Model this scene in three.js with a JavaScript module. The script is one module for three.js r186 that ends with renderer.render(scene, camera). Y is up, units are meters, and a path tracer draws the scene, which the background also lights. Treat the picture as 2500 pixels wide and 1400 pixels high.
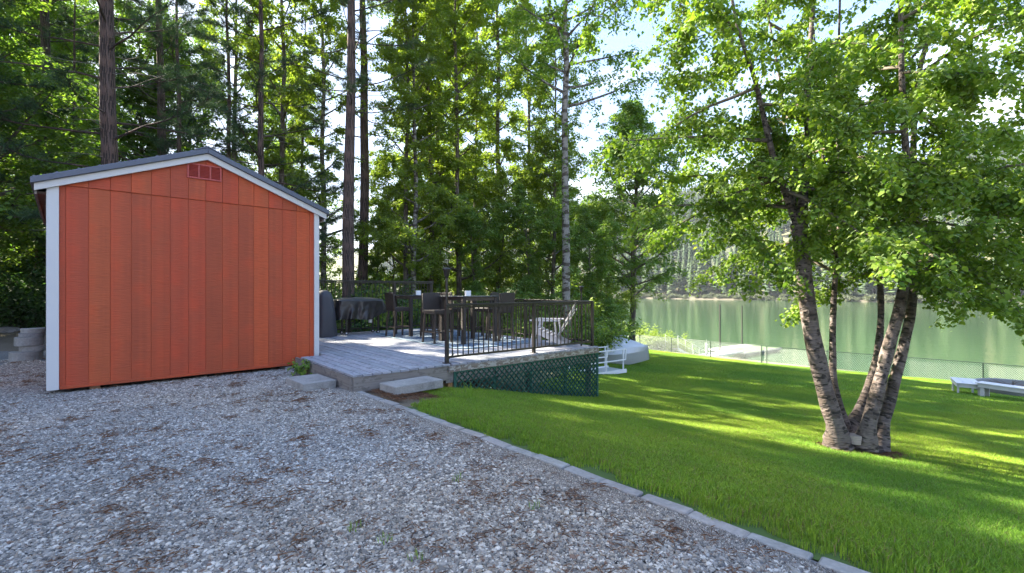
import * as THREE from 'three';
import { mergeGeometries } from 'three/addons/utils/BufferGeometryUtils.js';
import { RoundedBoxGeometry } from 'three/addons/geometries/RoundedBoxGeometry.js';

// ------------------------------------------------------------------ camera, sky, sun, exposure
const scene = new THREE.Scene();
const FOCAL = 1150, HORIZON = 708, EYE = 1.25;              // pixels of the 2500 x 1400 photograph; metres
const camera = new THREE.PerspectiveCamera(2 * Math.atan(700 / FOCAL) * 180 / Math.PI, 2500 / 1400, 0.05, 6000);
camera.position.set(0, EYE, 0);
camera.lookAt(0, EYE, -10);
camera.setViewOffset(2500, 1400, 0, 700 - HORIZON, 2500, 1400);
camera.updateProjectionMatrix();
const renderer = new THREE.WebGLRenderer({ antialias: true });
renderer.toneMapping = THREE.LinearToneMapping;
renderer.toneMappingExposure = 9.8;
renderer.shadowMap.enabled = true;

const SUN_AZ = 62 * Math.PI / 180, SUN_EL = 38 * Math.PI / 180;   // degrees left of the view direction, above the horizon
const sunDir = new THREE.Vector3(-Math.sin(SUN_AZ) * Math.cos(SUN_EL), Math.sin(SUN_EL), -Math.cos(SUN_AZ) * Math.cos(SUN_EL));
const sun = new THREE.DirectionalLight(new THREE.Color(1.0, 0.9, 0.72), 4.3);
sun.position.copy(sunDir).multiplyScalar(120);
sun.castShadow = true;
sun.shadow.mapSize.set(4096, 4096);
Object.assign(sun.shadow.camera, { left: -60, right: 60, top: 60, bottom: -60, near: 1, far: 300 });
sun.shadow.radius = 1.2;
scene.add(sun, sun.target);

// ------------------------------------------------------------------ random numbers and noise
function rngOf(seed) {
  let a = seed >>> 0;
  return () => { a = (a + 0x6D2B79F5) | 0; let t = Math.imul(a ^ (a >>> 15), 1 | a); t = (t + Math.imul(t ^ (t >>> 7), 61 | t)) ^ t; return ((t ^ (t >>> 14)) >>> 0) / 4294967296; };
}
const hash2 = (x, y, s = 0) => { let h = Math.imul(x | 0, 374761393) + Math.imul(y | 0, 668265263) + Math.imul(s | 0, 1274126177); h = Math.imul(h ^ (h >>> 13), 1274126177); return ((h ^ (h >>> 16)) >>> 0) / 4294967296; };
const fade = t => t * t * (3 - 2 * t), mod = (a, n) => ((a % n) + n) % n, lerp = (a, b, t) => a + (b - a) * t, clamp = (v, a = 0, b = 1) => Math.min(b, Math.max(a, v));
function vnoise(x, y, px = 0, py = 0, s = 0) {
  const xi = Math.floor(x), yi = Math.floor(y), fx = fade(x - xi), fy = fade(y - yi);
  const X = k => px ? mod(k, px) : k, Y = k => py ? mod(k, py) : k;
  return lerp(lerp(hash2(X(xi), Y(yi), s), hash2(X(xi + 1), Y(yi), s), fx), lerp(hash2(X(xi), Y(yi + 1), s), hash2(X(xi + 1), Y(yi + 1), s), fx), fy);
}
function fbm(x, y, px, py, oct = 4, s = 0) { let v = 0, a = 0.5, n = 0; for (let o = 0; o < oct; o++) { v += a * vnoise(x, y, px, py, s + o); n += a; x *= 2; y *= 2; px *= 2; py *= 2; a *= 0.5; } return v / n; }

// ------------------------------------------------------------------ sky
{
  const W = 1024, H = 512, data = new Float32Array(W * H * 4);
  for (let j = 0; j < H; j++) for (let i = 0; i < W; i++) {
    const el = ((j + 0.5) / H - 0.5) * Math.PI, az = ((i + 0.5) / W - 0.5) * 2 * Math.PI;
    const x = Math.cos(el) * Math.cos(az), y = Math.sin(el), z = Math.cos(el) * Math.sin(az);
    const k = Math.pow(clamp(1 - Math.max(y, 0)), 3.4);
    let c = [lerp(0.048, 0.205, k), lerp(0.090, 0.225, k), lerp(0.190, 0.255, k)];
    const toSun = Math.max(0, x * sunDir.x + y * sunDir.y + z * sunDir.z);
    const glow = 0.22 * Math.pow(toSun, 5) + 0.5 * Math.pow(toSun, 30);
    c = [c[0] + glow, c[1] + glow * 0.94, c[2] + glow * 0.82];
    if (y > 0) {
      const q = 1 / (y + 0.18), f = fbm(x * q * 1.6 + 9, z * q * 3.2 + 4, 0, 0, 5, 7);
      const cl = clamp((f - 0.57) * 3.4) * 0.7;
      c = [lerp(c[0], 0.30, cl), lerp(c[1], 0.30, cl), lerp(c[2], 0.30, cl)];
    }
    data.set([c[0], c[1], c[2], 1], (j * W + i) * 4);
  }
  const t = new THREE.DataTexture(data, W, H, THREE.RGBAFormat, THREE.FloatType);
  t.mapping = THREE.EquirectangularReflectionMapping; t.magFilter = THREE.LinearFilter; t.needsUpdate = true;
  scene.background = t; scene.environment = t;
}
scene.fog = new THREE.FogExp2(new THREE.Color(0.80, 0.88, 1.0), 0.00012);

// ------------------------------------------------------------------ textures and materials
const toS = v => { v = clamp(v); return Math.round(255 * (v <= 0.0031308 ? v * 12.92 : 1.055 * Math.pow(v, 1 / 2.4) - 0.055)); };
function colorTex(w, h, fn) {
  const d = new Uint8Array(w * h * 4);
  for (let j = 0; j < h; j++) for (let i = 0; i < w; i++) { const c = fn((i + 0.5) / w, (j + 0.5) / h); d.set([toS(c[0]), toS(c[1]), toS(c[2]), 255], (j * w + i) * 4); }
  const t = new THREE.DataTexture(d, w, h); t.colorSpace = THREE.SRGBColorSpace; return finish(t);
}
function grayTex(w, h, fn) {
  const d = new Uint8Array(w * h * 4);
  for (let j = 0; j < h; j++) for (let i = 0; i < w; i++) { const v = Math.round(255 * clamp(fn((i + 0.5) / w, (j + 0.5) / h))); d.set([v, v, v, 255], (j * w + i) * 4); }
  return finish(new THREE.DataTexture(d, w, h));
}
function finish(t) { t.wrapS = t.wrapT = THREE.RepeatWrapping; t.magFilter = THREE.LinearFilter; t.minFilter = THREE.LinearMipmapLinearFilter; t.generateMipmaps = true; t.needsUpdate = true; return t; }
function rep(t, x, y) { const c = t.clone(); c.repeat.set(x, y); c.needsUpdate = true; return c; }
const mul = (c, k) => [c[0] * k, c[1] * k, c[2] * k], mixc = (a, b, t) => [lerp(a[0], b[0], t), lerp(a[1], b[1], t), lerp(a[2], b[2], t)];
const lin = (r, g, b) => new THREE.Color().setRGB(r, g, b);
function mat(name, o) { const m = new THREE.MeshStandardMaterial({ roughness: 0.85, metalness: 0, ...o }); m.name = name; return m; }

// weathered boards: u runs along the grain, one unit = 1 m
const woodTone = colorTex(512, 512, (u, v) => {
  const g = fbm(u * 3, v * 60, 3, 60, 4, 11), big = fbm(u * 3, v * 8, 3, 8, 3, 12), s = fbm(u * 12, v * 24, 12, 24, 3, 13);
  let k = 0.62 + 0.5 * g + 0.3 * (big - 0.5); if (s > 0.66) k *= 0.72;
  return mul([0.62, 0.62, 0.63], k);
});
const woodBump = grayTex(512, 512, (u, v) => 0.5 + 0.5 * (fbm(u * 3, v * 90, 3, 90, 4, 14) - 0.5));
function wood(name, c, k = 1) { return mat(name, { color: lin(...c).multiplyScalar(k / 0.55), map: woodTone, bumpMap: woodBump, bumpScale: 0.003, roughness: 0.8 }); }
const deckMats = [0.92, 1.0, 1.08, 0.96].map((k, i) => wood('deck_board_' + i, [0.28 + 0.006 * i, 0.295, 0.32], k));
const fasciaWood = wood('weathered_fascia', [0.19, 0.17, 0.15]);
const peelWood = mat('peeling_board', { map: colorTex(512, 512, (u, v) => { const p = fbm(u * 26, v * 50, 26, 50, 4, 31), g = fbm(u * 4, v * 70, 4, 70, 3, 32); return p > 0.53 ? mul([0.36, 0.34, 0.31], 0.8 + 0.3 * g) : mul([0.19, 0.155, 0.125], 0.6 + 0.8 * g); }), bumpMap: woodBump, bumpScale: 0.004 });
const newWood = wood('raw_post', [0.42, 0.22, 0.09]);
const skidWood = wood('skid_timber', [0.30, 0.17, 0.10]);
const whitePaint = mat('white_paint', { color: lin(0.53, 0.53, 0.53), roughness: 0.55, bumpMap: woodBump, bumpScale: 0.0006 });

// pressed wood-grain siding: short horizontal saw marks and cathedral grain
const grainAt = (u, v) => {
  const saw = fbm(u * 14, v * 120, 14, 120, 3, 41);
  const cx = Math.abs(mod(u * 3 + 0.4 * (vnoise(0.5, v * 3, 1, 3, 42) - 0.5), 1) - 0.5) * 2, streak = clamp((fbm(u * 3, v * 2, 3, 2, 3, 44) - 0.5) * 5);
  const cath = 0.5 + 0.5 * Math.sin((v * 22 + cx * cx * 5 + 1.5 * fbm(u * 6, v * 4, 6, 4, 3, 43)) * 6.283);
  return 0.5 * saw + 0.5 * lerp(0.55, cath, streak * (1 - cx) * 0.9);
};
const sidingBump = grayTex(1024, 1024, grainAt);
const sidingTone = colorTex(1024, 1024, (u, v) => {
  const g = grainAt(u, v), w = fbm(u * 4, v * 3, 4, 3, 4, 45), vs = fbm(u * 26, v * 1, 26, 1, 3, 46);
  const k = 0.70 + 0.46 * g + 0.26 * (w - 0.5) + 0.22 * (vs - 0.5), c = mixc([0.80, 0.80, 0.80], [0.86, 0.72, 0.62], clamp((w - 0.42) * 4));
  return mul(c, k * 0.98);
});
const sidingMats = [1.0, 0.95, 1.06, 0.98, 1.03].map((k, i) => mat('red_siding_' + i, { color: lin(0.50 * k, 0.084 * (1 + 0.10 * (i % 3 - 1)) * k, 0.023 * k), map: sidingTone, bumpMap: sidingBump, bumpScale: 0.006, roughness: 0.62 }));
const ventRed = mat('red_vent', { color: lin(0.38, 0.062, 0.05), roughness: 0.5 });
const roofMetal = mat('dark_roof_metal', { color: lin(0.085, 0.10, 0.135), roughness: 0.45, metalness: 0.15, bumpMap: grayTex(256, 256, (u, v) => fbm(u * 60, v * 60, 60, 60, 2, 51)), bumpScale: 0.0008 });
const soffitBrown = wood('brown_soffit', [0.13, 0.09, 0.07]);

const railMetal = mat('bronze_black_metal', { color: lin(0.028, 0.024, 0.022), roughness: 0.38, metalness: 0.25 });
const greenPaint = wood('green_lattice_paint', [0.026, 0.105, 0.075]);
const concreteTex = colorTex(512, 512, (u, v) => { const a = fbm(u * 6, v * 6, 6, 6, 5, 61), b = fbm(u * 60, v * 60, 60, 60, 2, 62); return mul([0.26, 0.25, 0.235], 0.55 + 0.6 * a + 0.35 * b); });
const concreteBump = grayTex(512, 512, (u, v) => 0.6 * fbm(u * 50, v * 50, 50, 50, 3, 63) + 0.4 * fbm(u * 8, v * 8, 8, 8, 3, 64));
const concrete = mat('concrete', { map: concreteTex, bumpMap: concreteBump, bumpScale: 0.005, roughness: 0.95 });
const stoneMats = [[1, 1, 1], [0.92, 0.9, 0.9], [1.04, 0.98, 0.96], [0.85, 0.86, 0.9]].map((c, i) => mat('kerb_stone_' + i, { color: lin(...c), map: concreteTex, bumpMap: concreteBump, bumpScale: 0.008, roughness: 0.95 }));
const wicker = mat('dark_wicker', { color: lin(0.9, 0.9, 0.9), map: colorTex(128, 128, (u, v) => { const k = (Math.floor(u * 16) + Math.floor(v * 16)) % 2, e = Math.abs(Math.sin((k ? u : v) * 16 * Math.PI)); return mul([0.028, 0.020, 0.017], 0.45 + 0.9 * e); }), bumpMap: grayTex(128, 128, (u, v) => { const k = (Math.floor(u * 16) + Math.floor(v * 16)) % 2; return Math.abs(Math.sin((k ? u : v) * 16 * Math.PI)); }), bumpScale: 0.003, roughness: 0.55 });
wicker.map.repeat.set(4, 4); wicker.bumpMap.repeat.set(4, 4);
const darkLeg = mat('dark_brown_metal', { color: lin(0.035, 0.026, 0.022), roughness: 0.5 });
const tableGlass = mat('table_top_slate', { color: lin(0.06, 0.07, 0.08), roughness: 0.2 });
const vinylBlack = mat('black_vinyl_cover', { color: lin(0.022, 0.021, 0.022), roughness: 0.32 });
const vinylGrey = mat('charcoal_cover', { color: lin(0.05, 0.052, 0.06), roughness: 0.6 });
const tyreRubber = mat('rubber', { color: lin(0.02, 0.02, 0.02), roughness: 0.7 });
const alu = mat('bare_aluminium', { color: lin(0.62, 0.64, 0.66), roughness: 0.4, metalness: 0.6 });
const galv = mat('galvanised_wire', { color: lin(0.42, 0.46, 0.44), roughness: 0.45, metalness: 0.4 });
const fenceGreen = mat('green_black_fence_tube', { color: lin(0.045, 0.07, 0.05), roughness: 0.5 });
const plasticWhite = mat('white_plastic', { color: lin(0.46, 0.45, 0.46), roughness: 0.5 });
const rustMetal = mat('grey_ring_metal', { color: lin(0.20, 0.21, 0.21), roughness: 0.6, metalness: 0.3, bumpMap: concreteBump, bumpScale: 0.004 });
const waxWhite = mat('white_box', { color: lin(0.78, 0.79, 0.80), roughness: 0.6 });
const carpetGreen = mat('green_dock_carpet', { color: lin(0.09, 0.14, 0.06), roughness: 1 });
const rugMat = mat('blue_rug', { roughness: 1, map: colorTex(512, 512, (u, v) => { const a = fbm(u * 9, v * 9, 9, 9, 4, 71), b = fbm(u * 34, v * 34, 34, 34, 2, 72), t = clamp((a * 0.55 + b * 0.45 - 0.44) * 9); return mixc([0.035, 0.075, 0.13], [0.20, 0.25, 0.30], t); }) });
const rugEdge = mat('rug_binding', { color: lin(0.22, 0.30, 0.34), roughness: 0.9 });

const pineBark = mat('pine_bark', { map: colorTex(512, 512, (u, v) => { const p = fbm(u * 10, v * 4, 10, 4, 4, 81), f = fbm(u * 40, v * 22, 40, 22, 3, 82), r = fbm(u * 5, v * 3, 5, 3, 3, 83); return p > 0.47 ? mul(mixc([0.135, 0.082, 0.062], [0.15, 0.11, 0.10], r), 0.45 + 0.9 * f) : mul([0.04, 0.03, 0.026], 0.6 + 0.7 * f); }), bumpMap: grayTex(512, 512, (u, v) => clamp((fbm(u * 10, v * 4, 10, 4, 4, 81) - 0.38) * 3.2) * 0.8 + 0.2 * fbm(u * 40, v * 22, 40, 22, 3, 82)), bumpScale: 0.02, roughness: 0.95 });
for (const k of ['map', 'bumpMap']) pineBark[k].repeat.set(4, 1.7);
const birchAt = (u, v) => { const band = fbm(u * 10, v * 44, 10, 44, 4, 91), peel = fbm(u * 6, v * 14, 6, 14, 4, 92), fine = fbm(u * 14, v * 110, 14, 110, 2, 93); return { band, peel, fine, dark: clamp((band - 0.56) * 9), rough: clamp((peel - 0.47) * 6) }; };
const birchBark = mat('peeling_birch_bark', { map: colorTex(1024, 1024, (u, v) => { const b = birchAt(u, v); let c = mul(mixc([0.125, 0.096, 0.086], [0.19, 0.16, 0.15], b.peel), 0.5 + 0.8 * b.fine); c = mixc(c, [0.075, 0.055, 0.045], b.rough * 0.85); return mixc(c, [0.022, 0.018, 0.017], b.dark * 0.9); }), bumpMap: grayTex(1024, 1024, (u, v) => { const b = birchAt(u, v); return 0.45 + 0.25 * b.fine + 0.3 * b.rough - 0.45 * b.dark; }), bumpScale: 0.022, roughness: 0.85 });
const aspenBark = mat('pale_mottled_bark', { map: colorTex(512, 512, (u, v) => { const b = fbm(u * 4, v * 12, 4, 12, 4, 95), f = fbm(u * 20, v * 30, 20, 30, 3, 96); return b > 0.52 ? mul([0.075, 0.062, 0.05], 0.6 + 0.8 * f) : mul([0.25, 0.235, 0.215], 0.55 + 0.7 * f); }), bumpMap: grayTex(512, 512, (u, v) => 1 - clamp((fbm(u * 4, v * 12, 4, 12, 4, 95) - 0.45) * 5)), bumpScale: 0.008, roughness: 0.9 });
const greyBark = mat('grey_brown_bark', { map: colorTex(512, 512, (u, v) => { const b = fbm(u * 9, v * 5, 9, 5, 4, 97), f = fbm(u * 30, v * 16, 30, 16, 3, 98); return mul(mixc([0.07, 0.055, 0.042], [0.17, 0.145, 0.115], clamp((b - 0.35) * 3)), 0.6 + 0.7 * f); }), bumpMap: grayTex(512, 512, (u, v) => fbm(u * 9, v * 5, 9, 5, 4, 97)), bumpScale: 0.014, roughness: 0.95 });
const deadTwig = mat('dead_twig', { color: lin(0.16, 0.14, 0.125), roughness: 0.95 });
function leafMat(name, through = 0.5) { const m = new THREE.MeshPhysicalMaterial({ color: 0xffffff, vertexColors: true, roughness: 0.85, transmission: through, thickness: 0, side: THREE.DoubleSide, specularIntensity: 0.5 }); m.name = name; return m; }
const leafGreen = leafMat('green_leaf', 0.6), needleGreen = leafMat('pine_needles', 0.2), bladeGreen = leafMat('grass_blade', 0.4);
const farNeedle = mat('far_conifer_foliage', { vertexColors: true, roughness: 0.95, side: THREE.DoubleSide });
const stoneTint = mat('gravel_stone', { vertexColors: true, roughness: 0.85 });
const litterTint = mat('dry_litter', { vertexColors: true, roughness: 0.95, side: THREE.DoubleSide });

// ------------------------------------------------------------------ naming and helpers
const taken = new Map();
function numbered(name) { const n = taken.get(name) ?? 0; taken.set(name, n + 1); return n ? `${name}_${String(n).padStart(3, '0')}` : name; }
function tag(o, label, category, group, kind) { o.userData.label = label; o.userData.category = category; if (group) o.userData.group = group; if (kind) o.userData.kind = kind; return o; }
function thing(name, label, category, [x, y, z] = [0, 0, 0], turn = 0, group) { const o = new THREE.Group(); o.name = numbered(name); o.position.set(x, y, z); o.rotation.y = turn; scene.add(o); return tag(o, label, category, group); }
function part(name, geometry, material, parent) { const m = new THREE.Mesh(geometry, material); m.name = name; m.castShadow = m.receiveShadow = true; parent.add(m); return m; }
function top(name, geometry, material, label, category, group, kind) { const m = new THREE.Mesh(geometry, material); m.name = numbered(name); m.castShadow = m.receiveShadow = true; scene.add(m); return tag(m, label, category, group, kind); }
function copyOf(o, label, group) { const c = o.clone(); c.name = numbered(o.name.replace(/_\d{3}$/, '')); c.userData = { ...o.userData }; if (label) c.userData.label = label; if (group) c.userData.group = group; scene.add(c); return c; }
function stuff(name, geometry, material, matrices, label, category) { const m = new THREE.InstancedMesh(geometry, material, matrices.length); matrices.forEach((k, i) => m.setMatrixAt(i, k)); m.name = numbered(name); m.castShadow = m.receiveShadow = true; m.frustumCulled = false; scene.add(m); return tag(m, label, category, undefined, 'stuff'); }
const V = (x, y, z) => new THREE.Vector3(x, y, z);

// uv in metres; u runs along the piece's longest side
function metreUV(g, along = null, off = [0, 0]) {
  g.computeBoundingBox(); const s = g.boundingBox.getSize(V(0, 0, 0)), p = g.attributes.position, n = g.attributes.normal, uv = new Float32Array(p.count * 2);
  const long = along ?? (s.x >= s.y && s.x >= s.z ? 0 : s.y >= s.z ? 1 : 2);
  for (let i = 0; i < p.count; i++) {
    const q = [p.getX(i), p.getY(i), p.getZ(i)], m = [Math.abs(n.getX(i)), Math.abs(n.getY(i)), Math.abs(n.getZ(i))], ax = m[0] >= m[1] && m[0] >= m[2] ? 0 : m[1] >= m[2] ? 1 : 2;
    let a = [0, 1, 2].filter(k => k !== ax); if (a[1] === long) a = [a[1], a[0]];
    uv[2 * i] = q[a[0]] + off[0]; uv[2 * i + 1] = q[a[1]] + off[1];
  }
  g.setAttribute('uv', new THREE.BufferAttribute(uv, 2)); return g;
}
function box(w, h, d, x = 0, y = 0, z = 0, bevel = 0, off) { const g = bevel ? new RoundedBoxGeometry(w, h, d, 1, bevel) : new THREE.BoxGeometry(w, h, d); const k = g.index ? g.toNonIndexed() : g; metreUV(k, null, off); k.translate(x, y, z); return k; }
// a bar of square section between two points
function bar(a, b, w, h = w, bevel = 0) { const dir = b.clone().sub(a), L = dir.length(), g = box(w, h, L, 0, 0, 0, bevel); const q = new THREE.Matrix4().lookAt(V(0, 0, 0), dir.clone().negate(), Math.abs(dir.y) > 0.99 * L ? V(1, 0, 0) : V(0, 1, 0)); g.applyMatrix4(q); const c = a.clone().add(b).multiplyScalar(0.5); g.translate(c.x, c.y, c.z); return g; }
const flat = g => { const k = g.index ? g.toNonIndexed() : g; for (const n of Object.keys(k.attributes)) if (!['position', 'normal', 'uv'].includes(n)) k.deleteAttribute(n); return k; };
const join = list => mergeGeometries(list.map(flat));
function cyl(r0, r1, h, x, y, z, n = 12) { const g = new THREE.CylinderGeometry(r0, r1, h, n); g.translate(x, y, z); return g; }
function prism(points, depth, z0 = 0, bevel = 0) { const s = new THREE.Shape(points.map(p => new THREE.Vector2(...p))); const g = new THREE.ExtrudeGeometry(s, { depth, bevelEnabled: bevel > 0, bevelSize: bevel, bevelThickness: bevel, bevelSegments: 1, bevelOffset: -bevel }); g.translate(0, 0, z0); return metreUV(flat(g)); }

// tubes and leaves gathered into one geometry
class Gather {
  constructor() { this.p = []; this.n = []; this.uv = []; this.c = []; this.i = []; }
  tube(points, radii, sides = 7, wob = 0, rnd = null) {
    const base = this.p.length / 3, N = points.length; let len = 0, nx = V(1, 0, 0);
    for (let k = 0; k < N; k++) {
      const t = points[Math.min(k + 1, N - 1)].clone().sub(points[Math.max(k - 1, 0)]).normalize();
      nx.sub(t.clone().multiplyScalar(nx.dot(t))); if (nx.lengthSq() < 1e-4) nx.set(0, 0, 1).sub(t.clone().multiplyScalar(t.z)); nx.normalize();
      const b = t.clone().cross(nx); if (k) len += points[k].distanceTo(points[k - 1]);
      const ph = rnd ? rnd() * 0.3 : 0;
      for (let s = 0; s <= sides; s++) {
        const a = s / sides * 2 * Math.PI, r = radii[k] * (1 + wob * Math.sin(a * 3 + k * 0.7 + ph) * 0.5 + wob * Math.sin(a * 2 - k * 1.3) * 0.5), ca = Math.cos(a), sa = Math.sin(a);
        const d = V(nx.x * ca + b.x * sa, nx.y * ca + b.y * sa, nx.z * ca + b.z * sa);
        this.p.push(points[k].x + d.x * r, points[k].y + d.y * r, points[k].z + d.z * r); this.n.push(d.x, d.y, d.z);
        this.uv.push(s / sides * Math.max(1, Math.round(2 * Math.PI * radii[0] / 0.6)) * 0.5, len * 0.8);
      }
    }
    for (let k = 0; k < N - 1; k++) for (let s = 0; s < sides; s++) { const a = base + k * (sides + 1) + s, b = a + sides + 1; this.i.push(a, a + 1, b, a + 1, b + 1, b); }
  }
  leaf(c, a, n, L, W, col, fine) {          // a: along the leaf, n: its face
    const s = a.clone().cross(n).normalize(), base = this.p.length / 3, put = (t, w, f) => this.p.push(c.x + a.x * L * t + s.x * W * w + n.x * L * f, c.y + a.y * L * t + s.y * W * w + n.y * L * f, c.z + a.z * L * t + s.z * W * w + n.z * L * f);
    if (fine) { put(0, 0, 0); put(0.3, 0.5, 0.05); put(0.3, -0.5, 0.05); put(0.66, 0.34, 0.0); put(0.66, -0.34, 0.0); put(1, 0, -0.10); this.i.push(base, base + 1, base + 2, base + 1, base + 3, base + 2, base + 2, base + 3, base + 4, base + 3, base + 5, base + 4); }
    else { put(0, 0, 0); put(0.42, 0.5, 0.06); put(1, 0, -0.05); put(0.42, -0.5, 0.06); this.i.push(base, base + 1, base + 2, base, base + 2, base + 3); }
    for (let k = 0; k < (fine ? 6 : 4); k++) this.c.push(col[0], col[1], col[2]);
  }
  blade(c, tip, w, side, col) { const b = this.p.length / 3; this.p.push(c.x - side.x * w, c.y - side.y * w, c.z - side.z * w, c.x + side.x * w, c.y + side.y * w, c.z + side.z * w, tip.x, tip.y, tip.z); this.i.push(b, b + 1, b + 2); for (let k = 0; k < 3; k++) this.c.push(col[0], col[1], col[2]); }
  geometry() {
    const g = new THREE.BufferGeometry(); g.setAttribute('position', new THREE.Float32BufferAttribute(this.p, 3));
    if (this.n.length === this.p.length) g.setAttribute('normal', new THREE.Float32BufferAttribute(this.n, 3));
    if (this.uv.length * 3 === this.p.length * 2) g.setAttribute('uv', new THREE.Float32BufferAttribute(this.uv, 2));
    if (this.c.length) g.setAttribute('color', new THREE.Float32BufferAttribute(this.c, 3));
    g.setIndex(this.i); return g;
  }
}

// ------------------------------------------------------------------ terrain: it falls from the kerb to the river; w is metres from the kerb line towards the river
const NX = 0.738, ND = 0.674, W0 = 2.48;
const wOf = (x, z) => x * NX - z * ND - W0;
const atWS = (w, s) => [(w + W0) * NX + s * ND, -((w + W0) * ND - s * NX)];     // x, z
const PROFILE = [[-900, 40], [-300, 4], [-60, 0.4], [-6, 0], [0, 0], [1.5, -0.20], [4.4, -0.76], [10, -1.38], [18, -2.08], [25, -2.82], [30, -3.36], [32.5, -4.3], [36, -5.5], [60, -8], [282, -8], [296, -5.4], [301, -4.2], [312, -2.6], [345, 3], [450, 42], [700, 128], [1000, 170], [1800, 150]];
function profile(w) {
  let k = 1; while (k < PROFILE.length - 1 && PROFILE[k][0] < w) k++;
  const [x0, y0] = PROFILE[k - 1], [x1, y1] = PROFILE[k], slope = i => i <= 0 || i >= PROFILE.length - 1 ? 0 : (() => { const a = (PROFILE[i][1] - PROFILE[i - 1][1]) / (PROFILE[i][0] - PROFILE[i - 1][0]), b = (PROFILE[i + 1][1] - PROFILE[i][1]) / (PROFILE[i + 1][0] - PROFILE[i][0]); return a * b <= 0 ? 0 : 2 * a * b / (a + b); })();
  const h = x1 - x0, t = clamp((w - x0) / h), m0 = slope(k - 1), m1 = slope(k);
  return (2 * t ** 3 - 3 * t * t + 1) * y0 + (t ** 3 - 2 * t * t + t) * h * m0 + (-2 * t ** 3 + 3 * t * t) * y1 + (t ** 3 - t * t) * h * m1;
}
function groundY(x, z) {
  const w = wOf(x, z), s = x * ND + z * NX;
  let y = profile(w > 200 ? w + 10 * (vnoise(s / 45, 1.5, 0, 0, 5) - 0.5) : w);
  if (w > 305) y += (fbm(s / 120 + 3, w / 120, 0, 0, 4, 6) - 0.5) * Math.min(60, (w - 305) * 0.3);
  return y;
}
const place = (px, d) => { const x = (px - 1250) / FOCAL * d; return V(x, groundY(x, -d), -d); };

{ // one sheet of ground to the horizon
  const ws = [], ss = [];
  for (const [a, b, st] of [[-900, -100, 80], [-100, -20, 8], [-20, 40, 0.5], [40, 280, 30], [280, 360, 3], [360, 1800, 18]]) for (let w = a; w < b; w += st) ws.push(w);
  for (const [a, b, st] of [[-1800, -300, 100], [-300, -60, 12], [-60, 60, 1], [60, 400, 10], [400, 1800, 100]]) for (let s = a; s <= b - (b < 1800 ? 1e-6 : 0); s += st) ss.push(s);
  const p = [], c = [], uv = [], idx = [];
  for (const w of ws) for (const s of ss) {
    const [x, z] = atWS(w, s), n = fbm(x * 0.9, z * 0.9, 0, 0, 4, 21); let y = groundY(x, z) - 0.012;
    let col = mixc([0.10, 0.075, 0.05], [0.17, 0.135, 0.095], n);
    if (w > 3 && w < 31) col = mixc([0.075, 0.085, 0.035], [0.12, 0.10, 0.055], n);
    if (w > 290 && w < 303) col = mixc([0.06, 0.052, 0.036], [0.10, 0.088, 0.062], n);
    if (w >= 303) col = mixc([0.030, 0.042, 0.018], [0.10, 0.095, 0.045], clamp((fbm(x / 60, z / 60, 0, 0, 4, 22) - 0.35) * 3));
    p.push(x, y, z); c.push(...col); uv.push(x, z);
  }
  for (let i = 0; i < ws.length - 1; i++) for (let j = 0; j < ss.length - 1; j++) { const a = i * ss.length + j, b = a + ss.length; idx.push(a, a + 1, b, b, a + 1, b + 1); }
  const g = new THREE.BufferGeometry(); g.setAttribute('position', new THREE.Float32BufferAttribute(p, 3)); g.setAttribute('color', new THREE.Float32BufferAttribute(c, 3)); g.setAttribute('uv', new THREE.Float32BufferAttribute(uv, 2)); g.setIndex(idx); g.computeVertexNormals();
  const up = g.attributes.normal.getY(Math.floor(p.length / 6)); if (up < 0) { const k = g.index.array; for (let i = 0; i < k.length; i += 3) { const t = k[i]; k[i] = k[i + 1]; k[i + 1] = t; } g.computeVertexNormals(); }
  top('ground', g, mat('soil_and_duff', { vertexColors: true, roughness: 1, bumpMap: concreteBump, bumpScale: 0.02 }), 'brown forest floor, bank and hillside under the trees', 'ground', undefined, 'structure');
}
const WATER = -5.0;
{ // the river
  const q = [[31, -1800], [31, 1800], [312, 1800], [312, -1800]].map(([w, s]) => atWS(w, s)), g = new THREE.BufferGeometry();
  g.setAttribute('position', new THREE.Float32BufferAttribute(q.flatMap(([x, z]) => [x, WATER, z]), 3)); g.setAttribute('uv', new THREE.Float32BufferAttribute(q.flatMap(([x, z]) => [x / 14, z / 14]), 2)); g.setIndex([0, 1, 2, 0, 2, 3]); g.computeVertexNormals();
  if (g.attributes.normal.getY(0) < 0) { g.setIndex([0, 2, 1, 0, 3, 2]); g.computeVertexNormals(); }
  const m = mat('calm_green_water', { color: lin(0.036, 0.078, 0.030), roughness: 0.06, bumpMap: grayTex(1024, 1024, (u, v) => 0.6 * fbm(u * 9, v * 9, 9, 9, 5, 101) + 0.4 * fbm(u * 40, v * 40, 40, 40, 3, 102)), bumpScale: 0.028 });
  top('river_water', g, m, 'calm green river water reflecting the far bank', 'river', undefined, 'structure');
}

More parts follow.
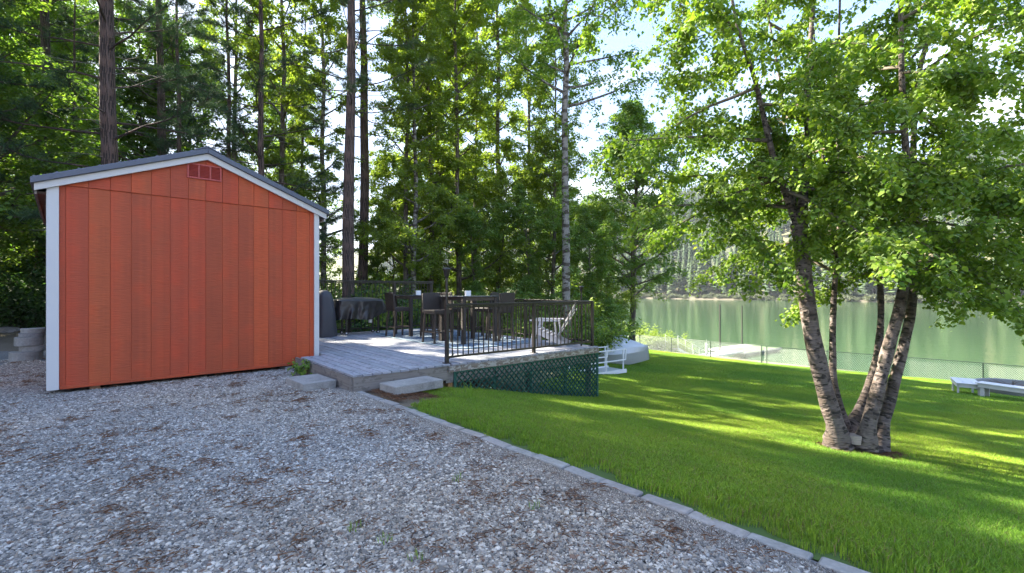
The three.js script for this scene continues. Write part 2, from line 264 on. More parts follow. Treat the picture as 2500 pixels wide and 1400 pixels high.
// ------------------------------------------------------------------ deck frame of reference: u along the front edge, v towards the back
const DECK = { x: -1.94, d: 5.72, turn: 40.3 * Math.PI / 180, y: 0.21, L: 4.6, V: 5.7 };
const cD = Math.cos(DECK.turn), sD = Math.sin(DECK.turn);
const onDeck = (u, v, y = DECK.y) => [DECK.x + u * cD - v * sD, y, -(DECK.d + u * sD + v * cD)];
const toDeck = (x, z) => { const a = x - DECK.x, b = -z - DECK.d; return [a * cD + b * sD, -a * sD + b * cD]; };
const SHED = { x: -5.46, y: 0.068, d: 5.54, turn: 43.6 * Math.PI / 180, W: 3.15, D: 3.7 };
const cS = Math.cos(SHED.turn), sS = Math.sin(SHED.turn);
const toShed = (x, z) => { const a = x - SHED.x, b = -z - SHED.d; return [a * cS + b * sS, -a * sS + b * cS]; };

// ------------------------------------------------------------------ gravel drive
const kerbA = V(-1.88, 0, -5.74), kerbB = V(3.0, 0, -0.42), kerbDir = kerbB.clone().sub(kerbA).normalize();
{
  const s = new THREE.Shape([[-16, 9.5], [-9.3, 9.6], [-6.6, 8.6], [-3.0, 7.6], [-1.9, 5.76], [3.0, 0.42], [6, -3], [6, -9], [-20, -9]].map(p => new THREE.Vector2(p[0], p[1]))), g = new THREE.ShapeGeometry(s); g.rotateX(-Math.PI / 2); g.translate(0, 0.0, 0);
  const uv = g.attributes.position; const a = new Float32Array(uv.count * 2); for (let i = 0; i < uv.count; i++) { a[2 * i] = uv.getX(i) * 0.8; a[2 * i + 1] = uv.getZ(i) * 0.8; } g.setAttribute('uv', new THREE.BufferAttribute(a, 2));
  const tone = colorTex(1024, 1024, (u, v) => { const f = vnoise(u * 90, v * 90, 90, 90, 111), b = fbm(u * 5, v * 5, 5, 5, 4, 112), h = hash2(Math.floor(u * 110), Math.floor(v * 110), 3); return mul(mixc([0.10, 0.095, 0.09], [0.22, 0.215, 0.21], 0.5 * f + 0.5 * h), 0.7 + 0.5 * b); });
  top('gravel_drive', g, mat('gravel_bed', { map: tone, bumpMap: grayTex(512, 512, (u, v) => vnoise(u * 60, v * 60, 60, 60, 113)), bumpScale: 0.012, roughness: 1 }), 'grey gravel drive before the red shed', 'gravel drive', undefined, 'structure');
  // loose stones in round patches of three kinds, scattered and turned
  const rnd = rngOf(5), ico = new THREE.IcosahedronGeometry(1, 0), ip = ico.attributes.position;
  const key = new Map(), vid = []; for (let i = 0; i < ip.count; i++) { const k = [ip.getX(i), ip.getY(i), ip.getZ(i)].map(x => x.toFixed(3)).join(); if (!key.has(k)) key.set(k, key.size); vid.push(key.get(k)); }
  const patches = [0, 1, 2].map(() => {
    const P = [], C = [];
    for (let k = 0; k < 600; k++) {
      const r = 0.20 * Math.sqrt(rnd()), a = rnd() * 6.283, size = 0.0036 + 0.0072 * Math.pow(rnd(), 1.8) + (rnd() < 0.04 ? 0.006 : 0), q = new THREE.Quaternion().setFromEuler(new THREE.Euler(rnd() * 0.9 - 0.45, rnd() * 6.283, rnd() * 0.9 - 0.45));
      const sc = V(size * (0.9 + rnd() * 0.9), size * (0.45 + rnd() * 0.4), size * (0.75 + rnd() * 0.5)), m = new THREE.Matrix4().compose(V(r * Math.cos(a), 0.003 + rnd() * 0.007, r * Math.sin(a)), q, sc), jit = Array.from({ length: 12 }, () => 0.72 + rnd() * 0.5);
      const t = rnd(); let c = t < 0.45 ? mixc([0.20, 0.19, 0.18], [0.32, 0.305, 0.288], rnd()) : t < 0.64 ? mixc([0.40, 0.385, 0.36], [0.58, 0.56, 0.53], rnd()) : t < 0.82 ? mixc([0.098, 0.095, 0.094], [0.16, 0.155, 0.152], rnd()) : t < 0.94 ? mixc([0.24, 0.20, 0.16], [0.33, 0.29, 0.25], rnd()) : mixc([0.14, 0.09, 0.07], [0.20, 0.14, 0.11], rnd());
      for (let i = 0; i < ip.count; i++) { const v = V(ip.getX(i), ip.getY(i), ip.getZ(i)).multiplyScalar(jit[vid[i]]).applyMatrix4(m); P.push(v.x, v.y, v.z); C.push(...c); }
    }
    const g = new THREE.BufferGeometry(); g.setAttribute('position', new THREE.Float32BufferAttribute(P, 3)); g.setAttribute('color', new THREE.Float32BufferAttribute(C, 3)); return g;
  });
  const lists = [[], [], []];
  for (let x = -14; x < 4; x += 0.17) for (let d = 0.9; d < 9.6; d += 0.17) {
    const px = x + (rnd() - 0.5) * 0.12, pd = d + (rnd() - 0.5) * 0.12; if (Math.abs(px) / pd > 1.25) continue;
    const wk = wOf(px, -pd); if (wk > -0.13) continue; const [su, sv] = toShed(px, -pd); if (su > 0.02 && su < SHED.W && sv > -0.06) continue; const [u, v] = toDeck(px, -pd); if (u > 0.05 && v > 0.1) continue;
    if (px < -7 && pd > 8.2 - (rnd() * 1.2) - 0.1 * (px + 7)) continue;
    const sc = wk > -0.26 ? 0.42 : 1.0 + 0.15 * rnd();
    lists[Math.floor(rnd() * 3)].push(new THREE.Matrix4().compose(V(px, 0.004, -pd), new THREE.Quaternion().setFromAxisAngle(V(0, 1, 0), rnd() * 6.283), V(sc, sc, sc)));
  }
  for (let t = -0.2; t < 7; t += 0.055) for (const off of [-0.10, -0.155, -0.21, -0.265]) { const p = kerbA.clone().addScaledVector(kerbDir, t), x = p.x + off * NX + (rnd() - 0.5) * 0.03, z = p.z - off * ND + (rnd() - 0.5) * 0.03; lists[Math.floor(rnd() * 3)].push(new THREE.Matrix4().compose(V(x, 0.004, z), new THREE.Quaternion().setFromAxisAngle(V(0, 1, 0), rnd() * 6.283), V(0.32, 0.75, 0.32))); }
  lists.forEach((l, i) => { const m = stuff('gravel', patches[i], stoneTint, l, ['loose grey and white gravel stones spread over the drive', 'loose blue grey gravel chips mixed over the drive', 'loose tan and grey gravel pieces over the drive'][i], 'gravel'); l.forEach((q, k) => { const x = q.elements[12], z = q.elements[14], a = fbm(x * 0.55, z * 0.55, 0, 0, 4, 141), b = fbm(x * 1.6, z * 1.6, 0, 0, 3, 142); m.setColorAt(k, lin(...mixc([0.88, 0.87, 0.85], [1.10, 0.99, 0.86], clamp((a - 0.5) * 3 + 0.5)).map(v => v * (0.8 + 0.4 * b)))); }); });
  // dry needles, bark crumbs and leaf scraps
  const lb = new Gather(), bits = [];
  for (let k = 0; k < 26; k++) { const a = rnd() * 6.283, r = 0.09 * rnd(), c = V(r * Math.cos(a), 0.006 + 0.012 * rnd(), r * Math.sin(a)), b = rnd() * 6.283, dir = V(Math.cos(b), (rnd() - 0.5) * 0.3, Math.sin(b)).normalize(), col = mixc([0.10, 0.045, 0.025], [0.24, 0.13, 0.07], rnd()); if (rnd() < 0.65) lb.leaf(c, dir, V(0, 1, 0), 0.02 + 0.05 * rnd(), 0.0035, col); else lb.leaf(c, dir, V(0.2, 1, 0.1).normalize(), 0.014 + 0.016 * rnd(), 0.010, col); }
  const lg = lb.geometry();
  for (let k = 0; k < 2600; k++) {
    const d = 1.2 + 7.6 * Math.pow(rnd(), 0.8), x = (rnd() * 2 - 1) * d * 1.2; if (wOf(x, -d) > -0.08) continue; const cl = fbm(x * 1.1, d * 1.1, 0, 0, 3, 120) + 0.12 * clamp(1 - Math.abs(wOf(x, -d) + 0.4)); if (cl < 0.5 && rnd() < 0.8) continue;
    const [su, sv] = toShed(x, -d); if (su > 0 && su < SHED.W && sv > 0.5) continue; const [u, v] = toDeck(x, -d); if (u > 0 && v > 0) continue;
    bits.push(new THREE.Matrix4().compose(V(x, 0.008, -d), new THREE.Quaternion().setFromAxisAngle(V(0, 1, 0), rnd() * 6.283), V(1, 1, 1).multiplyScalar(0.6 + rnd() * 0.7)));
  }
  for (let k = 0; k < 260; k++) { const u = 0.15 + rnd() * 1.1, v = -0.05 - rnd() * 0.75, [x, , z] = onDeck(u, v); const w = wOf(x, z); if (w < 0.12 || w > 0.75) continue; bits.push(new THREE.Matrix4().compose(V(x, groundY(x, z) + 0.004, z), new THREE.Quaternion().setFromAxisAngle(V(0, 1, 0), rnd() * 6.283), V(1, 1, 1))); }
  for (let k = 0; k < 170; k++) { const a = rnd() * 6.283, q = Math.sqrt(rnd()), x = 4.42 + 0.52 * q * Math.cos(a), z = -5.93 + 0.34 * q * Math.sin(a); bits.push(new THREE.Matrix4().compose(V(x, groundY(x, z) + 0.016, z), new THREE.Quaternion().setFromAxisAngle(V(0, 1, 0), rnd() * 6.283), V(1, 1.3, 1))); }
  stuff('leaf_litter', lg, litterTint, bits, 'dry brown pine needles and bark crumbs on the gravel', 'litter');
}

// ------------------------------------------------------------------ kerb of stones between gravel and lawn
{
  const kerb = new THREE.Group(); kerb.name = 'kerb'; tag(kerb, 'row of pale grey edging stones between gravel and lawn', 'kerb', undefined, 'structure'); scene.add(kerb);
  const rnd = rngOf(9), kinds = [0, 1, 2].map(k => box(0.285 + 0.012 * k, 0.09, 0.084 + 0.006 * k, 0, 0, 0, 0.012, [k * 0.37, k * 0.21]));
  const turn = Math.atan2(-kerbDir.z, kerbDir.x);
  for (let k = 0; k < 22; k++) { const t = 0.17 + k * 0.302, p = kerbA.clone().addScaledVector(kerbDir, t), m = part('kerb_stone', kinds[k % 3], stoneMats[Math.floor(rnd() * 4)], kerb); m.position.set(p.x + (rnd() - 0.5) * 0.02, -0.026 + (rnd() - 0.5) * 0.010, p.z + (rnd() - 0.5) * 0.02); m.rotation.set((rnd() - 0.5) * 0.06, turn + (rnd() - 0.5) * 0.07, (rnd() - 0.5) * 0.05); }
}

// ------------------------------------------------------------------ lawn
const FENCE = [[8.0, 36.5], [9.4, 33.2], [14.1, 25.6], [20.6, 22.0], [30, 18.4]];
function lawnAt(x, z) {
  const w = wOf(x, z), d = -z; if (w < 0.10) return false;
  let fd = 99; for (let k = 1; k < FENCE.length; k++) if (x >= FENCE[k - 1][0] && x <= FENCE[k][0]) fd = lerp(FENCE[k - 1][1], FENCE[k][1], (x - FENCE[k - 1][0]) / (FENCE[k][0] - FENCE[k - 1][0]));
  if (x > 8 && d > fd + 0.1) return false;
  const [u, v] = toDeck(x, z); if (v > 0.05 && u < DECK.L + 0.05) return false;
  if (u < 1.5 && v > -1.05 && w < 0.72 && w < 0.1 + 0.9 * u) return false;      // bare corner by the step
  if (x < 8 && u > DECK.L && d > 14.5 + (x - 2) * 3.2) return false;
  const tx = x - 4.42, td = d - 5.98; if (tx * tx / 0.36 + td * td / 0.16 < 1) return false;
  return w < 30;
}
{
  const p = [], uv = [], idx = [], c = []; const N = 150, S = 0.25; const id = new Map();
  const vert = (i, j) => { const k = i * 1000 + j; if (!id.has(k)) { let x = -2 + i * S, z = -j * S; const wv = wOf(x, z); if (wv < 0.02) { const k = 0.02 - wv; x += k * NX; z -= k * ND; } const n = fbm(x * 1.4, z * 1.4, 0, 0, 4, 131); id.set(k, p.length / 3); p.push(x, groundY(x, z) + 0.004, z); uv.push(x, z); c.push(...mixc([0.040, 0.085, 0.014], [0.085, 0.12, 0.028], n)); } return id.get(k); };
  for (let i = 0; i < 150; i++) for (let j = 0; j < N; j++) { const x = -2 + (i + 0.5) * S, z = -(j + 0.5) * S; const wc = wOf(x, z); if (!lawnAt(x, z) && !(wc > -0.16 && wc <= 0.12 && lawnAt(x + 0.3 * NX, z - 0.3 * ND))) continue; const a = vert(i, j), b = vert(i + 1, j), e = vert(i, j + 1), f = vert(i + 1, j + 1); idx.push(a, b, e, b, f, e); }
  const g = new THREE.BufferGeometry(); g.setAttribute('position', new THREE.Float32BufferAttribute(p, 3)); g.setAttribute('uv', new THREE.Float32BufferAttribute(uv, 2)); g.setAttribute('color', new THREE.Float32BufferAttribute(c, 3)); g.setIndex(idx); g.computeVertexNormals();
  top('lawn', g, mat('lawn_soil', { vertexColors: true, roughness: 1, side: THREE.DoubleSide }), 'green mown lawn sloping down to the river fence', 'lawn', undefined, 'structure');
  const rnd = rngOf(31);
  const makePatch = (n, r, h, w) => { const G = new Gather(); for (let k = 0; k < n; k++) { const a = rnd() * 6.283, q = r * Math.sqrt(rnd()), b = V(q * Math.cos(a), -0.006, q * Math.sin(a)), l = h * (0.55 + 0.65 * rnd()), la = rnd() * 6.283, ln = 0.15 + 0.65 * rnd(), sd = V(Math.sin(la + rnd()), 0, Math.cos(la + rnd())), t = rnd(); const col = t < 0.08 ? mixc([0.20, 0.19, 0.06], [0.26, 0.23, 0.10], rnd()) : mixc([0.120, 0.265, 0.014], [0.265, 0.425, 0.028], rnd()); const mid = V(b.x + Math.cos(la) * ln * l * 0.3, l * 0.62, b.z + Math.sin(la) * ln * l * 0.3), tip = V(b.x + Math.cos(la) * ln * l, l * (1 - 0.25 * ln), b.z + Math.sin(la) * ln * l); const i0 = G.p.length / 3; G.p.push(b.x - sd.x * w, b.y, b.z - sd.z * w, b.x + sd.x * w, b.y, b.z + sd.z * w, mid.x - sd.x * w * 0.8, mid.y, mid.z - sd.z * w * 0.8, mid.x + sd.x * w * 0.8, mid.y, mid.z + sd.z * w * 0.8, tip.x, tip.y, tip.z); G.i.push(i0, i0 + 1, i0 + 2, i0 + 1, i0 + 3, i0 + 2, i0 + 2, i0 + 3, i0 + 4); for (let m = 0; m < 5; m++) G.c.push(...col); } return G.geometry(); };
  const near = [0, 1, 2].map(() => makePatch(520, 0.17, 0.062, 0.0022)), far = makePatch(420, 0.34, 0.075, 0.0055);
  const lists = [[], [], [], []];
  const put = (x, z, k, s) => { const y = groundY(x, z), e = 0.3, n = V(groundY(x - e, z) - groundY(x + e, z), 2 * e, groundY(x, z - e) - groundY(x, z + e)).normalize(), q = new THREE.Quaternion().setFromUnitVectors(V(0, 1, 0), n).multiply(new THREE.Quaternion().setFromAxisAngle(V(0, 1, 0), rnd() * 6.283)); const t = (0.55 + 0.95 * fbm(x * 0.9, z * 0.9, 0, 0, 3, 133)) * s; lists[k].push(new THREE.Matrix4().compose(V(x, y + 0.004, z), q, V(s, t, s))); };
  for (let x = -1.8; x < 16; x += 0.155) for (let d = 0.6; d < 13; d += 0.155) { const px = x + (rnd() - 0.5) * 0.1, pd = d + (rnd() - 0.5) * 0.1; if (px / pd > 1.3 || !lawnAt(px, -pd)) continue; const r = 0.07; if (!lawnAt(px - r * NX, -pd + r * ND) && rnd() < 0.5) continue; const wk = wOf(px, -pd); put(px, -pd, Math.floor(rnd() * 3), wk < 0.22 ? 0.6 : 1); }
  for (let x = 0.5; x < 34; x += 0.28) for (let d = 12.5; d < 37; d += 0.28) { const px = x + (rnd() - 0.5) * 0.16, pd = d + (rnd() - 0.5) * 0.16; if (px / pd > 1.3 || !lawnAt(px, -pd)) continue; put(px, -pd, 3, 1); }
  const turf = l => l.map(m => { const x = m.elements[12], z = m.elements[14], n = fbm(x * 0.7, z * 0.7, 0, 0, 4, 135), q = fbm(x * 3, z * 3, 0, 0, 2, 136); return lin(...mixc([0.78, 0.88, 0.85], [1.30, 1.10, 1.05], clamp((n - 0.5) * 3 + 0.5)).map(v => v * (0.85 + 0.3 * q))); });
  [...near, far].forEach((g, i) => { const m = stuff('grass', g, bladeGreen, lists[i], ['short green lawn grass blades by the kerb and deck', 'mown green grass blades around the birch clump', 'upright green grass blades on the upper lawn', 'mown grass on the lower lawn by the river fence'][i], 'grass'); turf(lists[i]).forEach((c, k) => m.setColorAt(k, c)); });
  // tufts of weed standing in the gravel
  const wg = makePatch(18, 0.035, 0.06, 0.0016);
  for (const [px, py] of [[1117, 1180], [1305, 1250], [940, 1330], [1015, 1375], [865, 1300]]) { const d = EYE * FOCAL / (py - HORIZON), m = top('weed_tuft', wg, bladeGreen, 'small green weed tuft growing through the gravel', 'weed', 'weeds in the gravel'); m.position.set((px - 1250) / FOCAL * d, 0.01, -d); m.rotation.y = px; }
  const tall = makePatch(60, 0.09, 0.22, 0.0025), tp = onDeck(1.12, -0.78); const m = top('grass_clump', tall, bladeGreen, 'taller uncut grass clump at the concrete step by the lawn', 'grass clump'); m.position.set(tp[0], groundY(tp[0], tp[2]), tp[2]);
}

// ------------------------------------------------------------------ red shed (local x along the front, z towards the viewer, y up from its floor edge)
{
  const S = thing('shed', 'red wooden shed with white corner trim and dark metal gable roof', 'shed', [SHED.x, SHED.y, -SHED.d], SHED.turn);
  const W = SHED.W, D = SHED.D, mid = W / 2 + 0.02, slope = 0.395, peak = 3.10;            // underside of the roof at the ridge
  const under = x => peak - slope * Math.abs(x - mid);
  // side and back walls, floor
  part('back_wall', prism([[0.03, 0], [W - 0.03, 0], [W - 0.03, under(W - 0.03)], [mid, peak], [0.03, under(0.03)]], 0.05, -D), sidingMats[0], S);
  part('side_wall', box(0.05, under(0.02) - 0.01, D - 0.12, 0.03, under(0.02) / 2, -D / 2), sidingMats[0], S);
  part('side_wall', box(0.05, under(W - 0.02) - 0.01, D - 0.12, W - 0.03, under(W - 0.02) / 2, -D / 2), sidingMats[0], S);
  part('wall_backing', prism([[0.01, 0.01], [W - 0.01, 0.01], [W - 0.01, under(W - 0.01) - 0.02], [mid, peak - 0.02], [0.01, under(0.01) - 0.02]], 0.03, -0.0345), sidingMats[1], S);
  part('floor', box(W - 0.1, 0.03, D - 0.1, W / 2, 0.03, -D / 2), skidWood, S);
  // siding boards with open grooves between them
  const rnd = rngOf(77), step = 0.2045, x0 = -0.055, seam = 2.43;
  for (let k = 0; k < 17; k++) {
    const a = Math.max(0.015, x0 + k * step + 0.0016), b = Math.min(W - 0.015, x0 + (k + 1) * step - 0.0016); if (b - a < 0.02) continue;
    part('siding_board', (() => { const g = box(b - a, seam, 0.016, (a + b) / 2, seam / 2, -0.008, 0.003); return metreUV(g, 0, [rnd() * 3, rnd() * 3]); })(), sidingMats[Math.floor(rnd() * 5)], S);
    const pts = [[a, seam + 0.004], [b, seam + 0.004], [b, under(b) - 0.004]]; if (a < mid && b > mid) pts.push([mid, peak - 0.004]); pts.push([a, under(a) - 0.004]);
    if (Math.max(under(a), under(b)) > seam + 0.03) part('gable_board', metreUV(prism(pts, 0.014, -0.004, 0.002), 0, [rnd() * 3, rnd() * 3]), sidingMats[Math.floor(rnd() * 5)], S);
  }
  part('bottom_trim', box(W - 0.2, 0.035, 0.02, W / 2, 0.012, 0.012, 0.003), sidingMats[1], S);
  // white corner boards, each a front and a side face
  for (const [x, w] of [[0.040, 0.104], [W - 0.030, 0.076]]) part('corner_trim', box(w, seam + 0.02, 0.03, x, (seam + 0.02) / 2 - 0.005, 0.017, 0.003), whitePaint, S);
  for (const x of [-0.008, W + 0.006]) part('corner_trim', box(0.018, seam, 0.10, x, seam / 2, -0.05, 0.003), whitePaint, S);
  // rake boards under the roof edge
  const eL = -0.115, eR = W + 0.115;
  for (const [a, b] of [[eL, mid], [mid, eR]]) part('rake_board', prism([[a, under(a) - 0.012], [b, under(b) - 0.012], [b, under(b) - 0.096], [a, under(a) - 0.096]], 0.028, 0.036, 0.003), whitePaint, S);
  // roof: two sheets with a front lip, ridge cap, screws
  const roof = part('roof', join([[eL - 0.03, mid], [mid, eR + 0.03]].map(([a, b]) => prism([[a, under(a) - 0.010], [b, under(b) - 0.010], [b, under(b) + 0.062], [a, under(a) + 0.062]], D + 0.25, -D - 0.15, 0.004))), roofMetal, S);
  part('ridge_cap', prism([[mid - 0.16, under(mid - 0.16) + 0.066], [mid, peak + 0.068], [mid + 0.16, under(mid + 0.16) + 0.066], [mid + 0.16, under(mid + 0.16) + 0.078], [mid, peak + 0.085], [mid - 0.16, under(mid - 0.16) + 0.078]], D + 0.27, -D - 0.16), roofMetal, roof);
  for (let k = 1; k < 10; k++) for (const s of [-1, 1]) { const a = mid + s * k * 0.19; if (a > eL && a < eR) part('roof_rib', bar(V(a, under(a) + 0.066, 0.09), V(a, under(a) + 0.066, -D - 0.12), 0.022, 0.016), roofMetal, roof); }
  for (const a of [eL + 0.14, mid - 0.9, mid - 0.12, mid + 0.14, mid + 0.95, eR - 0.12]) part('screw', cyl(0.008, 0.008, 0.012, 0, 0, 0, 6).rotateX(Math.PI / 2).translate(a, under(a) + 0.02, 0.103), roofMetal, roof);
  // eaves
  for (const [a, s] of [[eL, -1], [eR, 1]]) { part('eave_board', box(0.02, 0.13, D + 0.05, a - s * 0.012, under(a) - 0.065, -D / 2, 0), s < 0 ? fasciaWood : whitePaint, S); part('soffit', box(0.10, 0.015, D, a - s * 0.065, under(a) - 0.10, -D / 2 - 0.02), soffitBrown, S); }
  // louvred vent in the gable
  const vent = new THREE.Group(); vent.name = 'vent'; S.add(vent); const vx = mid - 0.03, vy = 2.83, vw = 0.41, vh = 0.19;
  for (const [w, h, x, y] of [[vw, 0.02, 0, vh / 2], [vw, 0.02, 0, -vh / 2], [0.02, vh - 0.02, -vw / 2 + 0.01, 0], [0.02, vh - 0.02, vw / 2 - 0.01, 0], [0.022, vh - 0.02, -vw / 6, 0], [0.022, vh - 0.02, vw / 6, 0]]) part('frame', box(w, h, 0.022, vx + x, vy + y, 0.021, 0.003), ventRed, vent);
  for (let c = -1; c <= 1; c++) for (let k = 0; k < 9; k++) { const g = box(vw / 3 - 0.026, 0.004, 0.024, 0, 0, 0); g.rotateX(0.7); g.translate(vx + c * vw / 3, vy - 0.078 + k * 0.0195, 0.020); part('louver_slat', g, ventRed, vent); }
  // timbers beneath
  for (const x of [0.42, 2.86]) part('skid', box(0.10, 0.085, D - 0.06, x, -0.0425 + 0.012, -D / 2 - 0.02, 0.006), skidWood, S);
  const blk = thing('concrete_block', 'pale concrete block under the red shed corner beside the deck', 'block', [0, 0, 0]); const a = 2.72, bz = -0.14; blk.position.set(SHED.x + a * cS + bz * sS, 0.0, -(SHED.d + a * sS - bz * cS)); blk.rotation.y = SHED.turn; part('block_body', box(0.16, 0.045, 0.3, 0, 0.022, 0, 0.006), concrete, blk);
}

// ------------------------------------------------------------------ deck: platform and main part, each board its own piece
{
  const Dk = thing('deck', 'weathered grey wooden deck with green lattice skirt beside red shed', 'deck', [DECK.x, 0, -DECK.d], DECK.turn);
  const rnd = rngOf(88), pitch = 0.1275, y = DECK.y, kinds = [];
  const split = 1.33;
  for (let k = 0; k < 36; k++) {
    const u = 0.055 + k * pitch + (k * pitch > split ? 0.012 : 0); if (u + 0.06 > DECK.L) break;
    const short = u < 0.42, v0 = -0.03 - (u > split ? 0.02 : 0), v1 = short ? 2.05 + 0.0 * u : DECK.V;
    const seams = short ? [v0, v1] : u < split ? [v0, v1] : [v0, 1.6 + ((k * 7) % 3) * 0.61, v1].concat(k % 3 === 0 ? [] : []).sort((a, b) => a - b);
    for (let q = 0; q < seams.length - 1; q++) { const L = seams[q + 1] - seams[q] - 0.004; const g = box(0.1125, 0.026, L, u, y - 0.013 + (rnd() - 0.5) * 0.003, -(seams[q] + seams[q + 1]) / 2, 0.002); metreUV(g, 2, [rnd() * 5, rnd() * 5]); part('board', g, deckMats[Math.floor(rnd() * 4)], Dk); }
  }
  // fascia
  part('fascia_board', box(split + 0.01, 0.195, 0.036, split / 2 + 0.012, y - 0.028 - 0.0975, 0.002, 0.004), fasciaWood, Dk);
  part('fascia_board', box(0.036, 0.19, 2.3, 0.004, y - 0.03 - 0.095, -1.17, 0.004), fasciaWood, Dk);
  part('trim_board', box(DECK.L - split - 0.02, 0.085, 0.034, (DECK.L + split) / 2 + 0.02, y - 0.03 - 0.0425, 0.03, 0.005), peelWood, Dk);
  part('rim_joist', box(DECK.L - split, 0.15, 0.036, (DECK.L + split) / 2, y - 0.115 - 0.08, -0.012, 0.004), fasciaWood, Dk);
  part('rim_joist', box(0.036, 0.19, DECK.V, DECK.L - 0.02, y - 0.125, -DECK.V / 2, 0.004), fasciaWood, Dk);
  part('rim_joist', box(DECK.L - 0.5, 0.19, 0.036, DECK.L / 2 + 0.2, y - 0.125, -DECK.V + 0.02, 0.004), fasciaWood, Dk);
  for (let k = 0; k < 6; k++) part('joist', box(DECK.L - split - 0.06, 0.14, 0.04, (DECK.L + split) / 2, y - 0.1, -0.75 - k * 0.85), fasciaWood, Dk);
  const gy = (u, v) => { const [x, , z] = onDeck(u, v); return groundY(x, z); };
  for (const [u, v] of [[1.42, 0.06], [4.5, 0.12], [3.0, 0.12], [4.5, 2.8], [3.0, 2.8], [1.5, 2.8], [4.5, 5.5], [3.0, 5.5], [1.5, 5.5]]) { const g0 = gy(u, v) - 0.1; part('post', box(0.075, y - 0.11 - g0, 0.075, u, (y - 0.11 + g0) / 2, -v, 0.004), u < 1.45 ? newWood : fasciaWood, Dk); }
  // green lattice, slat by slat, in two crossing layers
  const lat = new THREE.Group(); lat.name = 'lattice_panel'; Dk.add(lat);
  const top_ = y - 0.118, low = u => gy(u, 0) - 0.03, u0 = 1.47, u1 = DECK.L - 0.01, sp = 0.098;
  const inside = (u, h) => u >= u0 && u <= u1 && h <= top_ && h >= low(u);
  for (const dirn of [1, -1]) for (let c = u0 - 1.2; c < u1 + 1.2; c += sp) {
    let a = null, b = null; for (let t = 0; t <= 1.4; t += 0.004) { const u = c + dirn * t, h = top_ - t; if (inside(u, h)) { a ??= t; b = t; } }
    if (a === null || b - a < 0.03) continue; const z = dirn > 0 ? 0.022 : 0.013;
    part('slat', bar(V(c + dirn * a, top_ - a, z), V(c + dirn * b, top_ - b, z), 0.034, 0.008), greenPaint, lat);
  }
  part('lattice_frame', box(u1 - u0 + 0.02, 0.03, 0.03, (u0 + u1) / 2, top_ + 0.0, 0.016), greenPaint, lat);
  for (const u of [u0, u1]) part('lattice_frame', box(0.035, top_ - low(u), 0.028, u, (top_ + low(u)) / 2, 0.018), greenPaint, lat);
  for (const u of [2.2, 2.95, 3.75]) part('lattice_frame', box(0.045, top_ - low(u), 0.02, u, (top_ + low(u)) / 2, -0.004), greenPaint, lat);
}

// ------------------------------------------------------------------ railings
function railing(label, a, b, h, posts, foot = 0.085) {        // a, b in deck coordinates
  const A = V(...onDeck(a[0], a[1])), B = V(...onDeck(b[0], b[1])), L = A.distanceTo(B), turn = Math.atan2(-(B.z - A.z), B.x - A.x);
  const R = thing('deck_railing', label, 'railing', [A.x, A.y, A.z], turn);
  part('top_rail', box(L + 0.02, 0.034, 0.048, L / 2, h - 0.017, 0, 0.006), railMetal, R);
  part('upper_bar', box(L, 0.022, 0.022, L / 2, h - 0.052, 0), railMetal, R);
  part('bottom_rail', box(L, 0.03, 0.03, L / 2, foot, 0, 0.004), railMetal, R);
  for (const t of posts) { const p = part('post', box(0.048, h - 0.034, 0.048, t, (h - 0.034) / 2, 0, 0.004), railMetal, R); part('foot_plate', box(0.1, 0.008, 0.1, t, 0.004, 0, 0.002), railMetal, p); }
  const g = box(0.013, h - 0.05 - foot, 0.013, 0, 0, 0), n = Math.floor(L / 0.0905);
  for (let k = 1; k < n; k++) { const x = k * L / n; if (posts.some(t => Math.abs(t - x) < 0.035)) continue; const m = part('baluster', g, railMetal, R); m.position.set(x, (h - 0.05 + foot) / 2, 0); }
}
railing('black metal railing along the deck front above green lattice', [1.385, 0.06], [4.54, 0.06], 0.84, [0, 1.68, 3.155]);
railing('black metal railing along the river side of the deck', [4.55, 0.13], [4.55, 5.62], 0.84, [1.8, 3.6, 5.45]);
railing('taller black metal railing at the back of deck behind covered grill', [0.9, 5.66], [4.5, 5.66], 1.27, [0.05, 1.25, 2.45, 3.55]);

